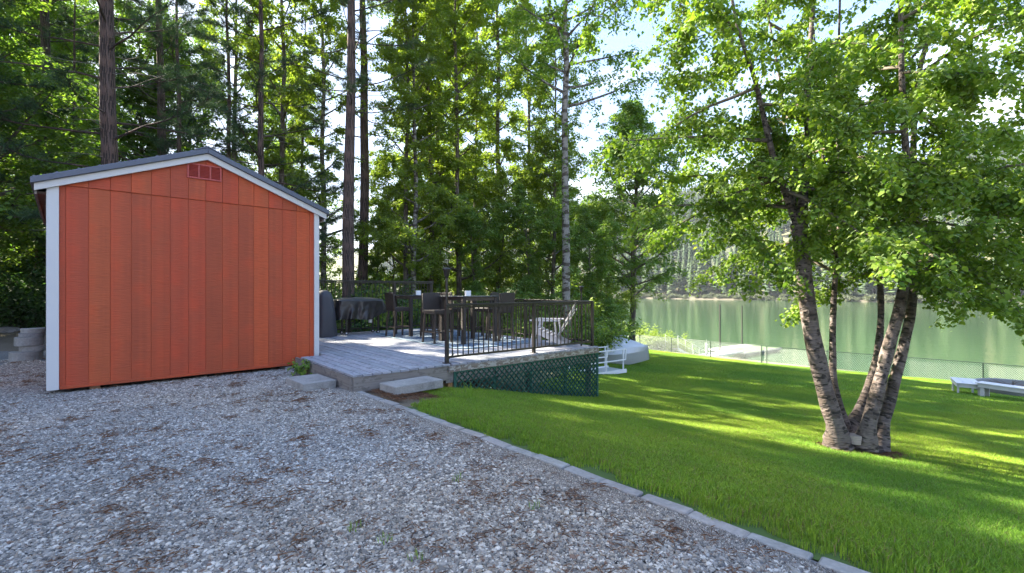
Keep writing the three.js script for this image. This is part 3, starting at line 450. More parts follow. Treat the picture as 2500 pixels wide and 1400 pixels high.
// ------------------------------------------------------------------ concrete steps and edging blocks
for (const [u, v, w, dd, h, turn, label] of [[-0.27, -0.02 + 0.72, 0.42, 0.62, 0.115, 0.05, 'concrete step slab between the red shed and the deck platform'], [0.66, -0.27, 0.70, 0.38, 0.11, 0.06, 'concrete step slab at the deck front next to the lawn']]) {
  const [x, , z] = onDeck(u, v), s = thing('concrete_step', label, 'step', [x, 0, z], DECK.turn + turn); part('slab', box(w, h, dd, 0, h / 2 - 0.01, 0, 0.014), concrete, s);
}
{
  const rnd = rngOf(6), base = V((70 - 1250) / FOCAL * 8.4, 0, -8.4); let y = 0;
  for (const [w, h, dx, dz, label] of [[0.40, 0.16, 0, 0.06, 'pale rounded concrete edging block at the foot of the stack left by shed'], [0.34, 0.10, 0.02, -0.05, 'thin grey concrete block second from bottom of stack'], [0.36, 0.15, 0.0, 0.0, 'thick pale concrete block third in the stack'], [0.31, 0.07, 0.02, -0.02, 'thin flat concrete block near the top of stack'], [0.30, 0.08, 0.03, -0.04, 'topmost tan concrete block of the stack by shed']]) {
    const b = thing('edging_block', label.replace(' left by shed', ' beside shed'), 'block', [base.x + dx, y, base.z + dz], 0.5 + rnd() * 0.3, 'stacked edging blocks');
    const s = new THREE.Shape(); s.absarc(0, 0, w / 2, Math.PI * 1.0, 0, false); s.lineTo(w / 2, 0.14); s.lineTo(-w / 2, 0.14); const g = new THREE.ExtrudeGeometry(s, { depth: h - 0.012, bevelEnabled: true, bevelSize: 0.008, bevelThickness: 0.006, bevelSegments: 1, curveSegments: 10 }); g.rotateX(-Math.PI / 2); g.translate(0, 0.006, 0); part('block_body', metreUV(flat(g)), stoneMats[Math.floor(rnd() * 4)], b); y += h;
  }
  const rock = new THREE.IcosahedronGeometry(0.2, 2), rp = rock.attributes.position; for (let i = 0; i < rp.count; i++) { const v = V(rp.getX(i), rp.getY(i), rp.getZ(i)), k = 0.75 + 0.6 * vnoise(v.x * 9 + 5, v.y * 9 + v.z * 7, 0, 0, 3); rp.setXYZ(i, v.x * k * 1.3, v.y * k * 0.55, v.z * k); } rock.computeVertexNormals();
  for (const [px, d, s, label] of [[12, 14, 1.2, 'low grey rock at the edge of the trees beyond stacked blocks'], [112, 10, 0.8, 'small grey rock beside the shed corner behind stacked blocks']]) { const m = top('rock', metreUV(rock.clone()), stoneMats[1], label, 'rock'); const p = place(px, d); m.position.set(p.x, p.y + 0.03, p.z); m.scale.setScalar(s); }
}

// ------------------------------------------------------------------ furniture on the deck
{
  const [rx, , rz] = onDeck(3.27, 3.0), w = 1.82, l = 3.7, r = 0.3;
  const shp = new THREE.Shape(); shp.moveTo(-w / 2 + r, -l / 2); shp.lineTo(w / 2 - r, -l / 2); shp.absarc(w / 2 - r, -l / 2 + r, r, -Math.PI / 2, 0); shp.absarc(w / 2 - r, l / 2 - r, r, 0, Math.PI / 2); shp.absarc(-w / 2 + r, l / 2 - r, r, Math.PI / 2, Math.PI); shp.absarc(-w / 2 + r, -l / 2 + r, r, Math.PI, 1.5 * Math.PI);
  const rug = thing('outdoor_rug', 'blue mottled outdoor rug under the bar tables on deck', 'rug', [rx, DECK.y + 0.004, rz], DECK.turn);
  const g = new THREE.ExtrudeGeometry(shp, { depth: 0.007, bevelEnabled: false, curveSegments: 8 }); g.rotateX(-Math.PI / 2); part('rug_field', metreUV(flat(g), 0), rugMat, rug);
  const pts = shp.getPoints(8).map(p => V(p.x, 0.008, -p.y)); const t = new THREE.TubeGeometry(new THREE.CatmullRomCurve3(pts, true, 'catmullrom', 0.05), 160, 0.011, 5, true); part('binding', t, rugEdge, rug);
}
function barTable(u, v, turn, label) {
  const [x, , z] = onDeck(u, v), T = thing('bar_table', label, 'table', [x, DECK.y + 0.012, z], DECK.turn + turn), h = 0.91, w = 0.86;
  part('table_top', box(w, 0.018, w, 0, h - 0.009, 0, 0.005), tableGlass, T); part('apron', join([[0, 1], [0, -1], [1, 0], [-1, 0]].map(([a, b]) => box(a ? 0.03 : w - 0.14, 0.07, a ? w - 0.14 : 0.03, a * (w / 2 - 0.05), h - 0.054, b * (w / 2 - 0.05)))), darkLeg, T);
  for (const a of [-1, 1]) for (const b of [-1, 1]) part('leg', box(0.072, h - 0.02, 0.072, a * (w / 2 - 0.055), (h - 0.02) / 2, b * (w / 2 - 0.055), 0.006), wicker, T);
  return T;
}
barTable(3.17, 4.12, 0, 'square dark bar table on the rug near back of deck');
barTable(3.2, 2.12, 0, 'square dark bar table on the rug near front railing');
for (const [u, v, label] of [[3.12, 4.0, 'small white box on the bar table near back of deck'], [3.24, 2.2, 'small white box on the bar table near front railing']]) {
  const [x, , z] = onDeck(u, v), b = thing('candle_box', label, 'box', [x, DECK.y + 0.922, z], 0.4); part('box_body', join([[0, 1], [0, -1], [1, 0], [-1, 0]].map(([a, c]) => box(a ? 0.008 : 0.10, 0.10, a ? 0.084 : 0.008, a * 0.046, 0.05, c * 0.046))), waxWhite, b); part('candle', cyl(0.032, 0.034, 0.085, 0, 0.043, 0, 14), waxWhite, b);
}
const chairProto = (() => {
  const C = new THREE.Group(); C.name = 'bar_chair'; tag(C, '', 'chair', 'bar chairs around the deck tables');
  part('seat', box(0.42, 0.085, 0.40, 0, 0.60, 0, 0.02), wicker, C);
  const back = new THREE.Shape(); back.moveTo(-0.21, 0); back.lineTo(0.21, 0); back.lineTo(0.195, 0.38); back.quadraticCurveTo(0, 0.40, -0.195, 0.38); back.closePath();
  const g = new THREE.ExtrudeGeometry(back, { depth: 0.028, bevelEnabled: true, bevelSize: 0.006, bevelThickness: 0.006, bevelSegments: 1, curveSegments: 6 }); g.translate(0, 0.58, -0.014); g.rotateX(-0.10); g.translate(0, 0.0, -0.14); part('backrest', metreUV(flat(g), 0), wicker, C);
  for (const a of [-1, 1]) for (const b of [-1, 1]) part('leg', bar(V(a * 0.18, 0.57, b * 0.17), V(a * 0.20, 0, b * (b < 0 ? 0.22 : 0.18)), 0.034, 0.034, 0.004), darkLeg, C);
  for (const [p, q] of [[[-1, 1], [1, 1]], [[-1, -1], [1, -1]], [[-1, -1], [-1, 1]], [[1, -1], [1, 1]]]) part('stretcher', bar(V(p[0] * 0.19, 0.21, p[1] * 0.185), V(q[0] * 0.19, 0.21, q[1] * 0.185), 0.022), darkLeg, C);
  return C;
})();
// facing angle: 0 faces the viewer's side of the deck (-v)
[[2.62, 3.95, Math.PI / 2, 'dark wicker bar chair beside the covered grill end of back table'], [3.05, 3.22, Math.PI, 'dark wicker bar chair between the two bar tables facing back table'], [3.78, 4.2, -Math.PI / 2 - 0.15, 'dark wicker bar chair on the river side of back table'], [3.45, 2.92, 0.25, 'dark wicker bar chair between the two bar tables facing front table'], [3.86, 1.95, -Math.PI / 2 + 0.1, 'dark wicker bar chair by white chair, river side of front table'], [4.0, 2.62, -Math.PI / 2 - 0.3, 'dark wicker bar chair near river railing behind its neighbour at front table'], [2.63, 2.35, Math.PI / 2 + 0.1, 'dark wicker bar chair on the shed side of front table']].forEach(([u, v, a, label], i) => {
  const c = i ? chairProto.clone() : chairProto; c.name = numbered('bar_chair'); c.userData = { ...chairProto.userData, label }; const [x, , z] = onDeck(u, v); c.position.set(x, DECK.y + 0.012, z); c.rotation.y = DECK.turn + a; c.scale.set(1, 1.0, 1); scene.add(c);
});
{ // covered grill with legs and castors
  const [x, , z] = onDeck(2.2, 5.22), G = thing('covered_grill', 'barbecue grill under creased black vinyl cover on four castors', 'grill', [x, DECK.y, z], DECK.turn - 0.05);
  const P = [], I = [], NU = 96, NV = 26, sec = (a, hw, hd, e) => { const c = Math.cos(a), s = Math.sin(a), k = 1 / Math.pow(Math.pow(Math.abs(c), e) + Math.pow(Math.abs(s), e), 1 / e); return [hw * c * k, hd * s * k]; };
  for (let j = 0; j <= NV; j++) { const t = j / NV; for (let i = 0; i < NU; i++) {
    const a = i / NU * 2 * Math.PI; let hw, hd, y;
    if (t < 0.72) { const q = t / 0.72; y = 0.36 + q * 0.42; hw = 0.60 - 0.05 * q; hd = 0.29 - 0.02 * q; } else { const q = (t - 0.72) / 0.28; y = 0.78 + 0.085 * Math.sin(q * Math.PI / 2); hw = 0.55 * (1 - q) + 0.001; hd = 0.27 * Math.cos(q * Math.PI / 2) + 0.001; hw = 0.56 - 0.56 * Math.pow(q, 2.2) + 0.001; }
    let [px, pz] = sec(a, hw, hd, 5); if (px > 0.28 && t < 0.72) { const lift = clamp((px - 0.28) / 0.3); y = y + lift * 0.12 * (1 - t / 0.72); px += 0.05 * Math.sin(t / 0.72 * Math.PI) * lift; }
    const f = clamp(1 - t / 0.8) * (0.035 * Math.sin(a * 11 + 2 * Math.sin(a * 3)) + 0.02 * Math.sin(a * 23 + t * 6)) + 0.02 * (fbm(a * 3 + t * 2, t * 7, 0, 0, 3, 9) - 0.5) * (t < 0.8 ? 1 : 0.3); const n = Math.hypot(px, pz) || 1; px += px / n * f; pz += pz / n * f * 1.2; if (t < 0.72) y += -0.02 * Math.sin(a * 5 + 1) * (1 - t);
    P.push(px, y, pz); } }
  for (let j = 0; j < NV; j++) for (let i = 0; i < NU; i++) { const a = j * NU + i, b = j * NU + (i + 1) % NU; I.push(a, a + NU, b, b, a + NU, b + NU); }
  const g = new THREE.BufferGeometry(); g.setAttribute('position', new THREE.Float32BufferAttribute(P, 3)); g.setIndex(I); g.computeVertexNormals(); part('vinyl_cover', g, vinylBlack, G);
  part('pellet_body', box(0.9, 0.3, 0.34, 0, 0.56, 0, 0.04), tyreRubber, G); part('grease_tin', cyl(0.05, 0.045, 0.13, 0.22, 0.33, 0.2, 12), alu, G);
  for (const [lx, lz] of [[-0.33, 0.17], [-0.33, -0.17], [0.42, 0.17], [0.42, -0.17]]) { part('leg', bar(V(lx, 0.45, lz), V(lx, 0.085, lz), 0.034), darkLeg, G); const w = part('castor', cyl(0.042, 0.042, 0.03, 0, 0, 0, 14).rotateX(Math.PI / 2).translate(lx, 0.042, lz), tyreRubber, G); part('hub', cyl(0.02, 0.02, 0.036, 0, 0, 0, 10).rotateX(Math.PI / 2).translate(lx, 0.042, lz), alu, w); }
  const [cx, , cz] = onDeck(1.36, 5.08), c2 = thing('covered_smoker', 'tall charcoal covered barbecue standing behind the shed corner', 'grill', [cx, DECK.y, cz], DECK.turn);
  const pts = [[0.001, 1.03], [0.06, 1.03], [0.14, 0.98], [0.19, 0.86], [0.235, 0.5], [0.275, 0.03], [0.265, 0.005]].map(p => new THREE.Vector2(...p)), lg = new THREE.LatheGeometry(pts, 40), lp = lg.attributes.position; for (let i = 0; i < lp.count; i++) { const a = Math.atan2(lp.getZ(i), lp.getX(i)), k = 1 + 0.06 * Math.sin(a * 7) * clamp(1.1 - lp.getY(i)); lp.setXYZ(i, lp.getX(i) * k, lp.getY(i), lp.getZ(i) * k); } lg.computeVertexNormals(); part('cloth_cover', lg, vinylGrey, c2); part('drawstring', new THREE.TorusGeometry(0.262, 0.006, 5, 30).rotateX(Math.PI / 2).translate(0, 0.06, 0), vinylBlack, c2);
}
{ // white slatted garden chair facing the tables
  const [x, , z] = onDeck(4.08, 0.72), A = thing('adirondack_chair', 'white slatted garden chair with tall fanned back behind front railing', 'chair', [x, DECK.y, z], -Math.PI / 2 - 0.25), M = plasticWhite;   // local +z is its front
  for (const s of [-1, 1]) {
    part('arm', prism([[-0.05, 0], [0.05, 0], [0.065, 0.35], [0.03, 0.55], [-0.05, 0.5]].map(p => [p[0] * 1, p[1]]), 0.02, 0, 0.003).rotateX(Math.PI / 2).translate(s * 0.29, 0.485, -0.24), M, A);
    part('leg', bar(V(s * 0.27, 0.47, 0.2), V(s * 0.285, 0, 0.27), 0.022, 0.085, 0.004), M, A); part('leg', bar(V(s * 0.25, 0.30, 0.26), V(s * 0.25, 0.02, -0.36), 0.022, 0.085, 0.004), M, A); part('back_support', bar(V(s * 0.27, 0.47, -0.14), V(s * 0.27, 0.14, -0.18), 0.02, 0.05), M, A);
  }
  for (let k = 0; k < 6; k++) part('seat_slat', box(0.5, 0.016, 0.065, 0, 0.335 - k * 0.032, 0.25 - k * 0.078, 0.004).rotateX(0), M, A);
  for (let k = -2; k <= 2; k++) part('back_slat', bar(V(k * 0.085, 0.17, -0.17), V(k * 0.108, 0.80 - 0.03 * k * k, -0.50), 0.078, 0.016, 0.004), M, A);
  part('back_rail', bar(V(-0.24, 0.47, -0.34), V(0.24, 0.47, -0.34), 0.05, 0.02), M, A);
}
// torches
for (const [u, v, h, label] of [[1.44, 0.15, 1.33, 'black garden torch on a pole behind the deck front corner post'], [4.42, 0.22, 1.12, 'slim black torch pole at the far corner of the front railing']]) {
  const [x, , z] = onDeck(u, v), T = thing('garden_torch', label, 'torch', [x, DECK.y, z], 0.3), k = u < 2 ? 1 : 0.75;
  part('pole', cyl(0.019 * k, 0.021 * k, h - 0.1, 0, (h - 0.1) / 2, 0, 10), railMetal, T); part('lamp_head', new THREE.LatheGeometry([[0.02, 0], [0.034, 0.03], [0.05, 0.10], [0.056, 0.12], [0.056, 0.135], [0.03, 0.15], [0.001, 0.155]].map(p => new THREE.Vector2(p[0] * k, p[1] * k)), 14).translate(0, h - 0.12, 0), railMetal, T); part('brace', bar(V(0.0, 0.02, 0), V(0.10, 0.12, 0.02), 0.016), railMetal, T);
}

// ------------------------------------------------------------------ boat, gangway piece, fence, benches, fire ring, dock
{
  const p = place(1498, 18.6), B = thing('rowing_boat', 'upturned bare aluminium boat lying on the grass by shrubs', 'boat', [p.x - 0.3, groundY(p.x, p.z) + 0.26, p.z], 1.05); B.rotation.order = 'YXZ'; B.rotation.z = 0.42;
  const L = 3.4, N = 22, sec = [[1, 0], [1.0, 0.16], [0.92, 0.36], [0.55, 0.50], [0.2, 0.53], [0, 0.55]], P = [], I = [], M = sec.length * 2 - 1;
  for (let i = 0; i <= N; i++) { const t = i / N, w = 0.74 * (t < 0.55 ? 1 - 0.06 * (1 - t / 0.55) : Math.cos((t - 0.55) / 0.45 * Math.PI / 2 * 0.97)), z = -L / 2 + L * t, rise = 0.10 * Math.pow(t, 3), hh = 1.45 * (1 - 0.25 * Math.pow(t, 4)); for (let j = 0; j < M; j++) { const s = j < sec.length ? sec[j] : sec[M - 1 - j], sg = j < sec.length ? 1 : -1; P.push(sg * s[0] * w, s[1] * hh + rise * 0.3, z); } }
  for (let i = 0; i < N; i++) for (let j = 0; j < M - 1; j++) { const a = i * M + j, b = a + M; I.push(a, b, a + 1, a + 1, b, b + 1); }
  for (let j = 1; j < M - 1; j++) I.push(0, j, j + 1);
  const g = new THREE.BufferGeometry(); g.setAttribute('position', new THREE.Float32BufferAttribute(P, 3)); g.setIndex(I); const gf = g.toNonIndexed(); gf.computeVertexNormals(); const hullMat = mat('dull_aluminium_hull', { color: lin(0.60, 0.61, 0.62), roughness: 0.5, metalness: 0.35, side: THREE.DoubleSide }); part('hull', gf, hullMat, B);
  for (const x of [-0.4, -0.2, 0, 0.2, 0.4]) part('keel_strake', bar(V(x, x ? 0.772 : 0.81, -L / 2 + 0.05), V(x * 0.9, x ? 0.772 : 0.805, L / 2 - 0.9), 0.03, 0.025), hullMat, B);
  part('gunwale', bar(V(0.75, 0.02, -L / 2), V(0.75, 0.02, 0.3), 0.04), hullMat, B); part('gunwale', bar(V(-0.75, 0.02, -L / 2), V(-0.75, 0.02, 0.3), 0.04), hullMat, B);
}
{
  const p = place(1478, 14.3), G = thing('gangway', 'detached aluminium dock gangway with tube handrails lying beside deck', 'gangway', [p.x, p.y + 0.02, p.z], 0.62), wM = mat('white_tube', { color: lin(0.7, 0.71, 0.72), roughness: 0.4 });
  part('tread_plate', box(1.7, 0.05, 0.7, -0.35, 0.08, 0, 0.006), alu, G); for (const s of [-1, 1]) { part('side_beam', box(1.74, 0.11, 0.04, -0.35, 0.08, s * 0.37, 0.006), wM, G);
    for (const y of [0.42, 0.74]) part('handrail', bar(V(-1.2, y, s * 0.37), V(0.48, y, s * 0.37), 0.03), wM, G); for (const x of [-1.15, -0.35, 0.38]) part('stanchion', bar(V(x, 0.08, s * 0.37), V(x, 0.75, s * 0.37), 0.034), wM, G); part('rail_end', bar(V(0.48, 0.42, s * 0.37), V(0.50, 0.74, s * 0.37), 0.03), wM, G); }
}
{
  const F = thing('chain_link_fence', 'low galvanised chain link fence along the lower lawn edge', 'fence', [0, 0, 0]), h = 1.0, wire = [];
  const at = (x, d) => V(x, groundY(x, -d), -d), pts = FENCE.map(([x, d]) => at(x, d));
  const curve = new THREE.CatmullRomCurve3(pts, false, 'centripetal'), L = curve.getLength(), nSpan = Math.round(L / 2.9); const ps = curve.getSpacedPoints(nSpan).map(p => at(p.x, -p.z));
  const pg = cyl(0.024, 0.024, h + 0.06, 0, (h + 0.06) / 2 - 0.03, 0, 8);
  ps.forEach((p, i) => { const m = part('post', pg, fenceGreen, F); m.position.copy(p); if (i) { const a = ps[i - 1].clone().setY(ps[i - 1].y + h), b = p.clone().setY(p.y + h), c = new Gather(); c.tube([a, b], [0.017, 0.017], 7); part('top_rail', c.geometry(), fenceGreen, F); } });
  const gatePost = part('post', pg, fenceGreen, F); gatePost.position.copy(ps[Math.round(nSpan * 0.42)]).add(V(0.22, 0, 0.15));
  const G = new Gather(); for (let i = 1; i < ps.length; i++) { const a = ps[i - 1], b = ps[i], l = a.distanceTo(b), n = Math.round(l / 0.085); const pt = (t, y) => a.clone().lerp(b, clamp(t)).setY(lerp(a.y, b.y, clamp(t)) + y); const k = h / l; for (const s of [1, -1]) for (let q = -Math.ceil(n * k); q < n + Math.ceil(n * k); q++) { let t0 = q / n, y0 = 0.02, t1 = t0 + s * k, y1 = h; const cut = (t, ref) => y0 + (t - ref) / (t1 - ref) * (y1 - y0); if (Math.max(t0, t1) <= 0 || Math.min(t0, t1) >= 1) continue; const A = [t0, y0], B = [t1, y1]; const cl = (P, Q) => { if (P[0] < 0) { const f = (0 - P[0]) / (Q[0] - P[0]); return [0, P[1] + f * (Q[1] - P[1])]; } if (P[0] > 1) { const f = (1 - P[0]) / (Q[0] - P[0]); return [1, P[1] + f * (Q[1] - P[1])]; } return P; }; const A2 = cl(A, B), B2 = cl(B, A); G.tube([pt(...A2), pt(...B2)], [0.0046, 0.0046], 3); } }
  const mesh = part('chain_link_mesh', G.geometry(), galv, F); mesh.userData.kind = 'stuff';
}
function bench(name, label, px, d, turn, L, dp) {
  const p = place(px, d), B = thing(name, label, 'bench', [p.x, p.y, p.z], turn, 'benches around the fire ring'), h = 0.45;
  for (let k = 0; k < 3; k++) part('seat_plank', box(L, 0.03, dp / 3 - 0.008, 0, h - 0.015, -dp / 2 + dp / 3 * (k + 0.5), 0.004), whitePaint, B);
  for (const s of [-1, 1]) part('apron', box(L - 0.1, 0.11, 0.025, 0, h - 0.087, s * (dp / 2 - 0.035), 0.003), whitePaint, B); for (const s of [-1, 1]) part('apron', box(0.025, 0.11, dp - 0.12, s * (L / 2 - 0.06), h - 0.087, 0, 0.003), whitePaint, B);
  for (const a of [-1, 1]) for (const b of [-1, 1]) part('leg', box(0.10, h - 0.03, 0.04, a * (L / 2 - 0.15), (h - 0.03) / 2 - 0.03, b * (dp / 2 - 0.062), 0.003), whitePaint, B);
}
bench('white_bench', 'short broad white wooden bench beside the fire ring', 2358, 15.2, 0.95, 1.2, 0.60);
bench('white_bench', 'long white wooden bench in front of the round fire ring', 2506, 13.75, -1.12, 2.1, 0.46);
{
  const p = place(2482, 16.3), R = thing('fire_ring', 'round grey metal fire ring holding ash and dry sticks', 'fire pit', [p.x, p.y, p.z]);
  part('ring_wall', new THREE.LatheGeometry([[0.9, 0], [0.93, 0.38], [0.98, 0.42], [0.95, 0.43], [0.88, 0.40], [0.84, 0]].map(q => new THREE.Vector2(q[0] * 1.1, q[1])), 48), rustMetal, R); part('ash_bed', cyl(0.9, 0.9, 0.3, 0, 0.16, 0, 32), mat('ash', { color: lin(0.10, 0.085, 0.075) }), R);
  const rnd = rngOf(55); for (let k = 0; k < 16; k++) { const a = rnd() * 6.28, G = new Gather(), r = 0.6 * rnd(), s = V(Math.cos(a) * r - 0.2, 0.32, Math.sin(a) * r), q = rnd() * 6.28, e = s.clone().add(V(Math.cos(q) * 0.5, 0.05 + 0.28 * rnd(), Math.sin(q) * 0.5)); G.tube([s, s.clone().lerp(e, 0.5).add(V(0, 0.04, 0)), e], [0.018, 0.013, 0.006], 5); part('stick', G.geometry(), deadTwig, R); }
}
{ // floating dock, ramp, pilings, shore stair
  const mid = V((1820 - 1250) / FOCAL * 47.5, WATER, -47.5), K = thing('floating_dock', 'floating dock with green carpet and white edge on the river', 'dock', [mid.x, mid.y, mid.z], 0.62), wM = whitePaint;
  const dockGrey = wood('pale_dock_plank', [0.26, 0.26, 0.25]); K.scale.set(1.25, 1.15, 1.35); part('float_hull', box(5.4, 0.34, 2.7, 0, 0.10, 0, 0.05), mat('dark_float', { color: lin(0.05, 0.055, 0.05), roughness: 0.6 }), K); for (let k = 0; k < 12; k++) part('deck_plank', box(5.5, 0.04, 0.225, 0, 0.31, -1.29 + k * 0.234, 0.005), k < 4 ? dockGrey : carpetGreen, K); part('edge_board', box(5.56, 0.13, 0.04, 0, 0.26, 1.42), wood('dock_edge', [0.3, 0.29, 0.25]), K); part('edge_board', box(0.04, 0.13, 2.8, 2.79, 0.26, 0), wM, K); part('edge_board', box(0.04, 0.13, 2.8, -2.79, 0.26, 0), wM, K);
  for (const [px, y0, y1, d, label] of [[1758, 850, 744, 44.5, 'tall dark mooring pole at the shore end of dock'], [1812, 838, 747, 50.5, 'tall dark mooring pole behind the dock']]) { const x = (px - 1250) / FOCAL * d, t = EYE + (HORIZON - y1) / FOCAL * d, m = top('mooring_pole', cyl(0.06, 0.07, t - WATER + 2.5, 0, (t - WATER - 2.5) / 2, 0, 10), mat('tarred_pole', { color: lin(0.03, 0.028, 0.025) }), label, 'pole'); m.position.set(x, WATER, -d); }
  const a = V((1728 - 1250) / FOCAL * 37.5, -4.05, -37.5), b = V((1796 - 1250) / FOCAL * 44.6, WATER + 0.38, -44.6), gx = thing('dock_ramp', 'white ramp leading from the bank down to the dock', 'ramp', [0, 0, 0]); part('ramp_deck', bar(a, b, 1.2, 0.08), dockGrey, gx); const side = b.clone().sub(a).cross(V(0, 1, 0)).normalize().multiplyScalar(0.6); for (const s of [1, -1]) part('side_beam', bar(a.clone().addScaledVector(side, s).add(V(0, 0.06, 0)), b.clone().addScaledVector(side, s).add(V(0, 0.06, 0)), 0.06, 0.12), wM, gx);
  const t0 = V((1640 - 1250) / FOCAL * 34.5, -3.05, -34.5), t1 = V((1708 - 1250) / FOCAL * 37.6, -4.55, -37.6), st = thing('bank_stair', 'shore stair with pale tube handrails going down the bank', 'stair', [0, 0, 0]), sd = t1.clone().sub(t0).setY(0).normalize().cross(V(0, 1, 0)).multiplyScalar(0.5);
  for (let k = 0; k < 8; k++) { const q = t0.clone().lerp(t1, k / 7); part('tread', bar(q.clone().add(sd), q.clone().sub(sd), 0.26, 0.05), wood('tread', [0.3, 0.27, 0.24]), st); }
  for (const s of [1, -1]) { part('stringer', bar(t0.clone().addScaledVector(sd, s), t1.clone().addScaledVector(sd, s).add(V(0, -0.1, 0)), 0.05, 0.22), alu, st); for (const h of [0.5, 0.95]) part('handrail', bar(t0.clone().addScaledVector(sd, s).add(V(0, h, 0)), t1.clone().addScaledVector(sd, s).add(V(0, h, 0)), 0.04), alu, st); for (let k = 0; k < 5; k++) { const q = t0.clone().lerp(t1, k / 4).addScaledVector(sd, s); part('baluster', bar(q, q.clone().add(V(0, 0.95, 0)), 0.036), alu, st); } }
  const wp = place(1725, 35.2), post = thing('white_post', 'white post standing at the bank by the dock ramp', 'post', [wp.x, wp.y - 0.2, wp.z]); part('post_body', box(0.13, 1.5, 0.13, 0, 0.75, 0, 0.01), wM, post); part('cap', cyl(0.012, 0.02, 0.35, 0, 1.67, 0, 6), galv, post);
}

// ------------------------------------------------------------------ trees
const randDir = r => { const a = r() * 6.283, z = r() * 2 - 1, s = Math.sqrt(1 - z * z); return V(s * Math.cos(a), z, s * Math.sin(a)); };
const gauss = r => (r() + r() + r() + r() - 2) * 0.87;
function limbPath(start, az, el, len, curve, r, n = 6) { const p = [start.clone()]; let q = start.clone(), e = el, a = az; for (let k = 1; k < n; k++) { e += curve / n + (r() - 0.5) * 0.25; a += (r() - 0.5) * 0.35; q = q.clone().add(V(Math.cos(a) * Math.cos(e), Math.sin(e), Math.sin(a) * Math.cos(e)).multiplyScalar(len / (n - 1))); p.push(q); } return p; }
const alongPath = (p, t) => { const f = clamp(t, 0, 0.9999) * (p.length - 1), k = Math.floor(f); return p[k].clone().lerp(p[k + 1], f - k); };
function leafSpray(G, c, r, o, n, spread) {
  const tone = r(), hang = o.hang ?? 0.55;
  for (let k = 0; k < n; k++) {
    const q = c.clone().add(V(gauss(r) * spread, gauss(r) * spread * 0.8 - 0.1 * spread, gauss(r) * spread)), az = r() * 6.283, a = V(Math.cos(az), -hang + (r() - 0.5) * 0.9, Math.sin(az)).normalize(), nn = V((r() - 0.5) * 1.3, 1, (r() - 0.5) * 1.3); nn.sub(a.clone().multiplyScalar(nn.dot(a))).normalize();
    const L = o.leaf * (0.5 + 0.85 * r()), t = clamp(0.65 * tone + 0.35 * r()); G.leaf(q, a, nn, L, L * (o.wide ?? 0.72), mixc(o.c0, o.c1, t), o.fine);
  }
}
function deciduous(name, seed, o) {
  const r = rngOf(seed), T = new THREE.Group(); T.name = name; const wood_ = new Gather(), G = new Gather(), H = o.H, N = 14, tp = [], tr = []; let wx = 0, wz = 0;
  for (let k = 0; k <= N; k++) { const t = k / N; wx += (r() - 0.5) * (o.wob ?? 0.16); wz += (r() - 0.5) * (o.wob ?? 0.16); tp.push(V(wx + (o.lean ?? 0) * t * t * H, -0.25 + (H + 0.25) * t, wz)); tr.push(o.r * (Math.pow(1 - t, 0.75) * 0.95 + 0.05) * (k === 0 ? 1.45 : 1)); }
  wood_.tube(tp, tr, 9, 0.06, r);
  const twigs = [];
  for (let k = 0; k < o.limbs; k++) {
    const t = lerp(o.base, 0.98, Math.pow((k + r()) / o.limbs, 0.85)), u = (t - o.base) / (1 - o.base), st = alongPath(tp, t), len = o.spread * (o.shape ? o.shape(u) : Math.sqrt(Math.max(0.05, 1 - u * u))) * (0.65 + 0.55 * r()), az = k * 2.4 + r() * 1.2, path = limbPath(st, az, 0.25 + 0.75 * u + (r() - 0.5) * 0.3, len, 0.35, r, 7), rad = Math.min(0.5 * o.r * (1 - t) + 0.012, 0.02 + 0.02 * len);
    wood_.tube(path, path.map((_, i) => lerp(rad, 0.004, i / 6)), 5);
    const subs = Math.max(2, Math.round(len * 2.2)); for (let q = 0; q < subs; q++) { const f = 0.3 + 0.7 * (q + r()) / subs, s = alongPath(path, f), p2 = limbPath(s, az + (q % 2 ? 1 : -1) * (0.5 + 0.7 * r()), (r() - 0.35) * 0.9, len * (0.22 + 0.25 * r()) + 0.12, -0.5, r, 4); wood_.tube(p2, [0.3 * rad + 0.002, 0.006, 0.004, 0.002], 3); twigs.push(p2); }
    twigs.push(path.slice(3));
  }
  const per = o.leaves / twigs.length; for (const p of twigs) { const n = Math.max(2, Math.round(per / 9)); for (let k = 0; k < n; k++) leafSpray(G, alongPath(p, 0.15 + 0.85 * r()), r, o, Math.round(per / n), o.puff ?? 0.16); }
  if (o.shoots) for (let k = 0; k < o.shoots; k++) { const t = o.base * (0.12 + 0.85 * r()), c = alongPath(tp, t).add(V(gauss(r) * 0.35, 0, gauss(r) * 0.35)); leafSpray(G, c, r, o, 14, 0.2); }
  part('trunk', wood_.geometry(), o.bark, T); const cr = part('crown', G.geometry(), leafGreen, T); cr.userData.kind = 'stuff'; return T;
}
